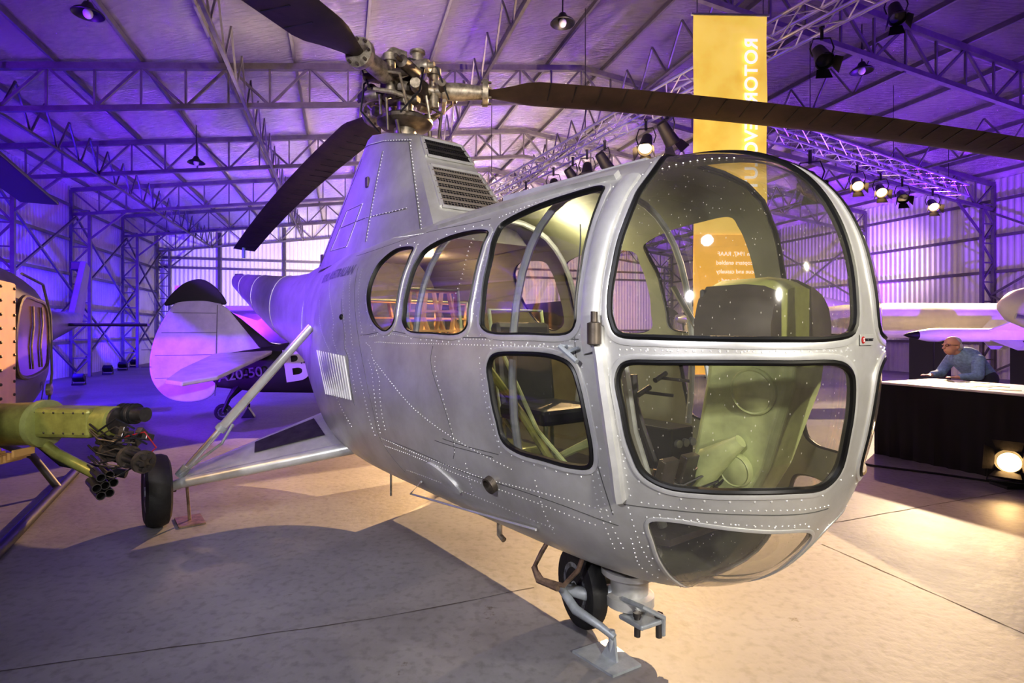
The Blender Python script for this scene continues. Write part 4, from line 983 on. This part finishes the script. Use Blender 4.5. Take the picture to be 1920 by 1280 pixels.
sv = empty('white_aircraft','white aircraft with broad wing standing behind camouflaged tail','aircraft',at(500,618,20)*1.0,0); sv.location.z = 0
MB().loft([el(x,w,zb,zt,20,2.2) for x,w,zb,zt in ((-3.2,.1,1.7,2.1),(-1.5,.4,1.4,2.4),(1,.6,1.1,2.7),(4,.6,1.1,2.7),(6,.3,1.4,2.2))]).build('fuselage','white',sv,True)
MB().prism([(.3,-3.5,2.2),(1.4,-3.5,2.2),(2.4,0,1.9),(1.4,3.5,2.2),(.3,3.5,2.2),(-.2,0,1.9)],(0,0,.15)).build('wing','white',sv,bevel=.04)
MB().prism([(-3.2,-.05,2.0),(-2.2,-.05,2.2),(-2.6,-.05,3.2),(-3.2,-.05,3.2)],(0,.1,0)).build('tail_fin','lav',sv)
for x in (1,4):
    MB().cyl((x,-.6,.25),(x,-.4,1.4),.04).build('gear_leg','gpaint',sv,True)
    MB().lathe([(.1,-.08),(.25,-.06),(.25,.06),(.1,.08)],(x,-.6,.25),(0,1,0),20).build('main_wheel','tyre',sv,True)

# ------------------------------------------------------------------ right side
ms = empty('missile','long cream painted missile on low trolley behind the display table','missile',at(1830,618,12.5),math.radians(4)); ms.location.z = 0
MB().lathe([(.001,-4.9),(.1,-4.6),(.22,-4.0),(.34,-3.0),(.38,-2),(.38,4),(.34,5),(.001,5)],(0,0,1.85),(1,0,0),28).build('body','cream',ms,True)
for k in range(4):
    t = PI/4+k*PI/2; y, z = math.cos(t), math.sin(t); MB().prism([(2.6,.3*y,1.85+.3*z),(4.4,.3*y,1.85+.3*z),(4.4,.95*y,1.85+.95*z),(3.6,.95*y,1.85+.95*z)],(0,.03,.03)).build('fin','cream',ms)
for x in (-1.2,1.8): MB().box((x,0,.95),(.16,.7,1.05)).build('cradle','black',ms,bevel=.02)
MB().box((.3,0,.4),(3.4,.1,.1)).build('trolley_beam','white',ms)
for x in (-1.2,1.8):
    for sd in (-1,1): MB().lathe([(.05,-.06),(.2,-.05),(.2,.05),(.05,.06)],(x,sd*.42,.2),(0,1,0),20).build('trolley_wheel','tyre',ms,True)
m2 = empty('missile','slim cream missile with dark nose on a stand in front of the larger one','missile',at(1825,618,10.8),math.radians(2)); m2.location.z = 0
MB().lathe([(.001,-1.35),(.05,-1.25),(.12,-.9),(.13,-.7),(.13,1.6),(.001,1.6)],(0,0,1.55),(1,0,0),24).build('body','cream',m2,True)
MB().lathe([(.001,-1.37),(.05,-1.26),(.085,-1.1),(.06,-1.1)],(0,0,1.55),(1,0,0),24).build('nose_cone','dark',m2,True)
for x in (-.6,.9): MB().box((x,0,.72),(.08,.3,1.44)).build('stand','dark',m2)
for k in range(4):
    t = PI/4+k*PI/2; y, z = math.cos(t), math.sin(t); MB().prism([(.2,.1*y,1.55+.1*z),(1.0,.1*y,1.55+.1*z),(.9,.4*y,1.55+.4*z),(.6,.4*y,1.55+.4*z)],(0,.015,.015)).build('fin','white',m2)
jt = empty('aircraft','cream and silver aircraft nose reaching in from the right edge','aircraft',at(1900,618,8.6),0); jt.location.z = 0
MB().lathe([(.001,-.2),(.1,-.17),(.24,0),(.34,.3),(.42,.9),(.45,3),(.001,3.1)],(0,0,2.0),(1,0,-.05),28).build('fuselage','cream',jt,True)
MB().tube([(-.1,-.15,1.85),(.1,-.25,1.8),(.5,-.33,1.78)],.05,10).build('air_scoop','alu',jt,True)
MB().cyl((1.2,0,0),(1.2,0,1.7),.05).build('support_post','dark',jt)
pa = empty('cream_aircraft','cream piston aircraft with propeller seen through the bubble nose','aircraft',at(1290,618,17.5),math.radians(14)); pa.location.z = 0
MB().loft([el(-.1,.25,1.6,2.3,24,2),el(.1,.6,1.2,2.7,24,2),el(1,.75,1.1,2.95,24,2),el(4,.7,1.1,2.9,24,2),el(8,.2,1.6,2.2,24,2)]).build('fuselage','cream',pa,True)
MB().lathe([(.001,-.35),(.1,-.3),(.18,-.1),(.2,.1),(.001,.1)],(-.1,0,2.0),(1,0,0),20).build('spinner','alu',pa,True)
for k in range(3):
    t = k*2*PI/3+.3; d = V((0,math.cos(t),math.sin(t))); x = V((.3,-d.z,d.y)).normalized()
    MB().loft([[V((-.2,0,2.0))+d*r+x*c*math.cos(q*PI/4)+V((1,0,0))*.02*math.sin(q*PI/4) for q in range(8)] for r,c in ((.15,.05),(.6,.12),(1.0,.1),(1.25,.04))]).build('propeller_blade','dark',pa,True)
MB().prism([(1.2,-3,1.45),(2.6,-3,1.5),(3.2,0,1.4),(2.6,3.5,1.5),(1.2,3.5,1.45)],(0,0,.18)).build('wing','cream',pa,bevel=.05)
for sd in (-1,1):
    MB().cyl((1.6,sd*1.3,.3),(1.6,sd*1.3,1.45),.05).build('gear_leg','gpaint',pa,True)
    MB().lathe([(.1,-.1),(.3,-.08),(.3,.08),(.1,.1)],(1.6,sd*1.3,.3),(0,1,0),24).build('main_wheel','tyre',pa,True)

# display table
tb = empty('display_table','long black cloth covered display table with lit glass top at right','table',(4.84,7.6,0),math.atan2(-.915,.4))
L, W, H = 3.2, 1.25, .93
per = []
def edge(a, b, n):
    a, b = V(a), V(b); t = (b-a).normalized(); nn = V((t.y,-t.x,0))
    for i in range(n): per.append((a.lerp(b,i/n), nn*(.012*math.sin(i*1.9))))
edge((0,0,0),(L,0,0),60); edge((L,0,0),(L,W,0),24); edge((L,W,0),(0,W,0),60); edge((0,W,0),(0,0,0),24)
MB().loft([[p+o*1.6 for p,o in per],[p+o+V((0,0,.5)) for p,o in per],[p+V((0,0,H)) for p,o in per]]).build('table_skirt','cloth',tb,True)
tt = MB().box((L/2,W/2,H+.015),(L-.04,W-.04,.03)).build('glass_top','cream',tb,bevel=.01)  # cream colour stands in for the bright reflection on the glass
for i in range(14): MB().box((random.uniform(.2,L-.2),random.uniform(.2,W-.2),H+.033),(random.uniform(.1,.3),random.uniform(.05,.2),.004),Matrix.Rotation(random.random(),3,'Z')).build('map_patch','olive',tt)
fp = ground(1893,912); fl = empty('floor_spotlight','warm glowing flood lamp on the floor in front of the black table','floor light',fp,0)
c = V((0,0,.25)); d = V((-.7,-.6,.35)).normalized()
MB().lathe([(.06,-.14),(.1,-.1),(.12,.04),(.13,.08),(.118,.08),(.1,.01)],c,d,28).build('housing','dark',fl,True)
MB().lathe([(.001,.02),(.1,.02),(.1,.03),(.001,.04)],c,d,28).build('lens','bulb',fl,True)
MB().tube([c+V((.12,-.11,0)),V((.17,-.14,.05)),V((-.1,.17,.03)),c+V((-.12,.11,0))],.011,8).build('bracket','dark',fl,True)
MB().box((.03,0,.015),(.3,.22,.03)).build('base','dark',fl)
u = V((0,0,1)); x = d.cross(u).normalized(); u = x.cross(d)
for w, s_ in ((u,x),(-u,x),(x,u),(-x,u)):
    p = c+d*.08+w*.11; q = p+d*.1+w*.08; MB().quad(p-s_*.1,p+s_*.1,q+s_*.13,q-s_*.13).build('barn_door','gun',fl)
m_ = MB().tube([fp+V((0,.1,.012)),fp+V((-.4,.5,.012)),fp+V((-.9,.9,.012)),(4.3,7.0,.012),(4.2,7.9,.012)],.012,6)
tag(m_.build('power_cable','black',None,True),'black power cable lying on the floor by the black table','cable')

# ------------------------------------------------------------------ person
per_ = empty('person','grey haired man in glasses and blue shirt leaning over the display table','person',(6.95,8.5,0),math.radians(8)); per_.scale = (1.22,1.22,1.0)
def cap(mb, a, b, r1, r2, n=12):
    a, b = V(a), V(b); mb.tube([a,b],[r1,r2],n); mb.ell(a,(r1,)*3,n=n,m=8); mb.ell(b,(r2,)*3,n=n,m=8)
def remesh(o, s, it=4):
    r = o.modifiers.new('r','REMESH'); r.mode = 'VOXEL'; r.voxel_size = s; r.use_smooth_shade = True
    q = o.modifiers.new('s','SMOOTH'); q.iterations = it; q.factor = .5
m_ = MB(); hc = V((-.35,0,1.41))
Rh = Matrix.Rotation(-.25,3,'Y')
m_.ell(hc+V((.01,0,.02)),(.098,.077,.12),Rh,20,14); m_.ell(hc+V((-.035,0,-.06)),(.062,.055,.075),Rh); cap(m_,hc+V((-.098,0,.0)),hc+V((-.118,0,-.032)),.011,.017); m_.ell(hc+V((-.088,0,-.07)),(.018,.028,.012))
m_.ell(hc+V((-.085,0,.02)),(.018,.06,.014))
for sd in (-1,1): m_.ell(hc+V((.012,sd*.078,-.01)),(.018,.01,.032))
cap(m_,hc+V((.03,0,-.07)),(-.2,0,1.26),.055,.06)
cap(m_,(-.17,0,1.22),(.04,0,.97),.15,.13)
for sd in (-1,1):
    cap(m_,(-.17,sd*.17,1.22),(-.26,sd*.25,.98),.05,.042); cap(m_,(-.26,sd*.25,.98),(-.47,sd*.18,.965),.04,.026)
    hnd = V((-.5,sd*.175,.962)); m_.ell(hnd,(.045,.038,.016))
    for j in range(4):
        yy = hnd.y+(j-1.5)*.019; ln = (.062,.075,.07,.052)[j]
        cap(m_,(hnd.x-.03,yy,.965),(hnd.x-.03-ln*.6,yy,.972),.0088,.008,8); cap(m_,(hnd.x-.03-ln*.6,yy,.972),(hnd.x-.03-ln,yy,.957),.008,.0072,8)
    cap(m_,(hnd.x+.01,hnd.y-sd*.03,.965),(hnd.x-.035,hnd.y-sd*.062,.957),.0105,.0085,8)
    cap(m_,(.05,sd*.1,.93),(0,sd*.11,.5),.085,.055); cap(m_,(0,sd*.11,.5),(.06,sd*.11,.1),.055,.038); cap(m_,(.06,sd*.11,.04),(-.12,sd*.12,.035),.04,.034)
bo = m_.build('body','skin',per_,True); remesh(bo,.0075,3)
m_ = MB(); cap(m_,(-.165,0,1.23),(.05,0,.98),.17,.155); m_.ell((-.15,0,1.22),(.13,.215,.1)); cap(m_,(-.2,0,1.28),(-.17,0,1.25),.075,.1)
for sd in (-1,1): cap(m_,(-.17,sd*.175,1.22),(-.26,sd*.25,.985),.072,.062); cap(m_,(-.26,sd*.25,.985),(-.42,sd*.195,.975),.058,.045)
sh = m_.build('shirt','shirt',per_,True); remesh(sh,.012,4)
m_ = MB(); cap(m_,(.05,-.06,.93),(.05,.06,.93),.135,.135)
for sd in (-1,1): cap(m_,(.05,sd*.1,.92),(0,sd*.11,.5),.1,.075); cap(m_,(0,sd*.11,.5),(.06,sd*.11,.1),.075,.06)
tr = m_.build('trousers','trouser',per_,True); remesh(tr,.014,4)
for sd in (-1,1): MB().ell((-.03,sd*.12,.045),(.14,.05,.045)).build('shoe','black',per_,True)
m_ = MB(); m_.ell(hc+V((.05,0,-.01)),(.07,.085,.078),Rh,20,12); m_.ell(hc+V((.035,0,.06)),(.078,.07,.08),Rh); hr = m_.build('hair','hair',per_,True); remesh(hr,.008,2)
m_ = MB()
for sd in (-1,1):
    m_.tube([hc+V((-.1,sd*.034+.022*math.cos(t*PI/8),.012+.018*math.sin(t*PI/8))) for t in range(16)],.0028,6,True); m_.tube([hc+V((-.098,sd*.056,.014)),hc+V((.01,sd*.082,.012))],.0025,6)
m_.tube([hc+V((-.1,-.012,.014)),hc+V((-.1,.012,.014))],.0025,6); m_.build('glasses','black',per_,True)

# ------------------------------------------------------------------ banner
K = 7.4/10.35; tl = at(1300,28,7.4); bw = 1.36*K
bn = empty('banner','tall yellow hanging banner with mirrored vertical lettering above the nose','banner',tl,math.radians(2))
bh = 6.55*K
m_ = MB(); n = 40
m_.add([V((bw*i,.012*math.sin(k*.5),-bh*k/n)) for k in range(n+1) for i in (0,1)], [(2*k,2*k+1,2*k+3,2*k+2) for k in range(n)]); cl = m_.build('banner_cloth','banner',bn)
MB().cyl((-.03,0,.01),(bw+.03,0,.01),.018).build('top_rail','alu',bn,True); MB().cyl((-.03,0,-bh),(bw+.03,0,-bh),.018).build('bottom_rail','alu',bn,True)
for x_ in (.05,bw-.05): MB().cyl((x_,0,.02),(x_,0,roofz(ER-abs((tl.x+x_)*ca+tl.y*sa-ER))-tl.z),.005,n=6).build('hanging_cable','dark',bn)
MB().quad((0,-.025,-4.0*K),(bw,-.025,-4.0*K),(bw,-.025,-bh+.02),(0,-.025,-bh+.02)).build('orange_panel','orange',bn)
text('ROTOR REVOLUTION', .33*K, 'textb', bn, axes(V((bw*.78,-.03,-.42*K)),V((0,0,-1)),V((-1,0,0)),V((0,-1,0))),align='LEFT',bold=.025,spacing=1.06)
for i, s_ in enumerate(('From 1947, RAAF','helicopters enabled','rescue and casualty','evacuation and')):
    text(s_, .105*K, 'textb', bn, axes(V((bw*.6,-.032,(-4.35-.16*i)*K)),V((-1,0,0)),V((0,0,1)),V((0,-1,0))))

# ------------------------------------------------------------------ lights
def lamp(kind, loc, aim, power, col, size=.1, cone=60, blend=.4):
    l = bpy.data.lights.new('lamp', kind); l.energy = power; l.color = col
    if kind == 'AREA': l.size = size; l.shape = 'DISK'
    else: l.shadow_soft_size = size
    if kind == 'SPOT': l.spot_size = math.radians(cone); l.spot_blend = blend
    o = bpy.data.objects.new('lamp', l); C.objects.link(o); o.location = loc
    d = V(aim)-V(loc); o.rotation_euler = d.to_track_quat('-Z','Y').to_euler(); return o
PU, BL, WA, NE = (.2,.022,1), (.05,.012,1), (1,.62,.26), (1,.9,.76)
lamp('SPOT', hp(-7.2,6,.5), hp(-3.5,12,8), 5600, PU, .1, 120, .6)
lamp('SPOT', hp(-7.6,13,.4), hp(-8.8,16,4), 2400, BL, .08, 140, .8)
lamp('SPOT', hp(-7.6,19,.4), hp(-8.6,22,4), 2200, BL, .08, 140, .8)
lamp('SPOT', hp(-7.6,26,.4), hp(-8.4,29,4), 1500, BL, .08, 140, .8)
lamp('SPOT', hp(-5,20,.4), hp(-3,24,8), 2400, PU, .1, 110, .6)
lamp('SPOT', hp(18,9,.5), hp(15,14,8), 7000, PU, .1, 120, .6)
lamp('SPOT', hp(19,17,.5), hp(18,22,6), 4600, (.26,.04,1), .1, 130, .6)
lamp('SPOT', hp(12,2,.5), hp(11.5,8,8), 5200, PU, .1, 100, .6)
lamp('SPOT', hp(-6.5,5,6), hp(-6,13.0,0), 5600, (.18,.03,1), .1, 84, .4)
lamp('SPOT', hp(-5,14,6), hp(-5,17,0), 2800, BL, .1, 100, .5)
lamp('SPOT', hp(-5.5,5.0,5.6), HM @ V((-1.6,0,2.3)), 4200, (.2,.045,1), .12, 40, .8)
# white and warm
lamp('SPOT', at(1195,262,9.8), (0.2,3.4,.3), 4000, (1,.66,.32), .02, 60, .08)
lamp('SPOT', at(925,398,16.2), (-3.2,5.8,0), 8500, (1,.6,.26), .03, 24, .08)
lamp('SPOT', at(1640,352,13.5), (4.6,6.2,0), 600, (1,.56,.32), .04, 36, .1)
lamp('SPOT', at(1750,390,14), (9,10.5,1.2), 4600, (1,.76,.46), .08, 80, .5)
lamp('SPOT', hp(7,16,.4), hp(5,20,8), 8500, (1,.78,.56), .1, 100, .8)
lamp('SPOT', hp(2,11,.4), hp(1.5,14,8), 7000, (1,.8,.64), .1, 90, .8)
lamp('SPOT', hp(4.5,7,.4), hp(2.5,11,8), 3800, (1,.74,.54), .1, 84, .8)
lamp('SPOT', hp(1,20,.4), hp(0,25,8), 4200, (1,.82,.72), .1, 90, .8)
lamp('SPOT', hp(-1,26,4.2), hp(-2.5,33.5,2.4), 2000, (1,.86,.62), .1, 110, .8)
lamp('SPOT', hp(9,24,5.2), hp(10,33.5,2.4), 4200, (1,.74,.42), .1, 120, .8)
lamp('SPOT', at(1300,330,12), at(1330,590,17), 2200, (1,.74,.42), .1, 120, .8)
lamp('SPOT', hp(17,14,4.6), hp(21,18.5,4.0), 900, (1,.7,.9), .1, 60, .7)
lamp('SPOT', (4.2,5.2,4.6), (6.6,8.4,1.2), 190, (1,.86,.68), .06, 34, .7)  # added spot to brighten the man at the table
# front fill, low so that the floor in front stays darker
lamp('SPOT', (2.8,-2.6,3.1), (.9,2.8,1.7), 1250, (1,.94,.85), .12, 60, .8)
lamp('SPOT', (-2.2,-2.0,3.4), (-.6,4.2,2.2), 850, (.96,.94,1), .12, 66, .8)
lamp('SPOT', (0,-3,5.8), (-1.0,5.0,3.7), 520, (1,.88,.74), .12, 34, .8)
lamp('SPOT', (-1.2,-1.5,5.8), (-1.4,2.6,0), 420, (.78,.82,1), .3, 62, .9)  # added soft cool fill to lift the foreground floor, no fixture for it
lamp('SPOT', (-4.6,1.0,4.6), (-4.4,4.3,1), 420, (1,.64,.3), .1, 58, .4)
lamp('SPOT', (2.9,.4,2.9), (1.2,2.6,1.2), 130, (1,.92,.66), .05, 46, .8)
lamp('POINT', HM @ V((.4,0,2.25)), (0,0,0), 34, (1,.65,.32), .06)  # added light to brighten the dark cabin, no fitting modelled
lamp('POINT', HM @ V((1.9,.25,2.3)), (0,0,0), 24, (1,.88,.58), .06)  # second added cabin light, nearer the cockpit
lamp('SPOT', fp+V((-.16,-.16,.34)), (2.2,2.5,.8), 30, WA, .05, 90, .6)
w = bpy.data.worlds.new('world'); bpy.context.scene.world = w; w.use_nodes = True
w.node_tree.nodes['Background'].inputs[0].default_value = (.18,.12,.3,1); w.node_tree.nodes['Background'].inputs[1].default_value = .1
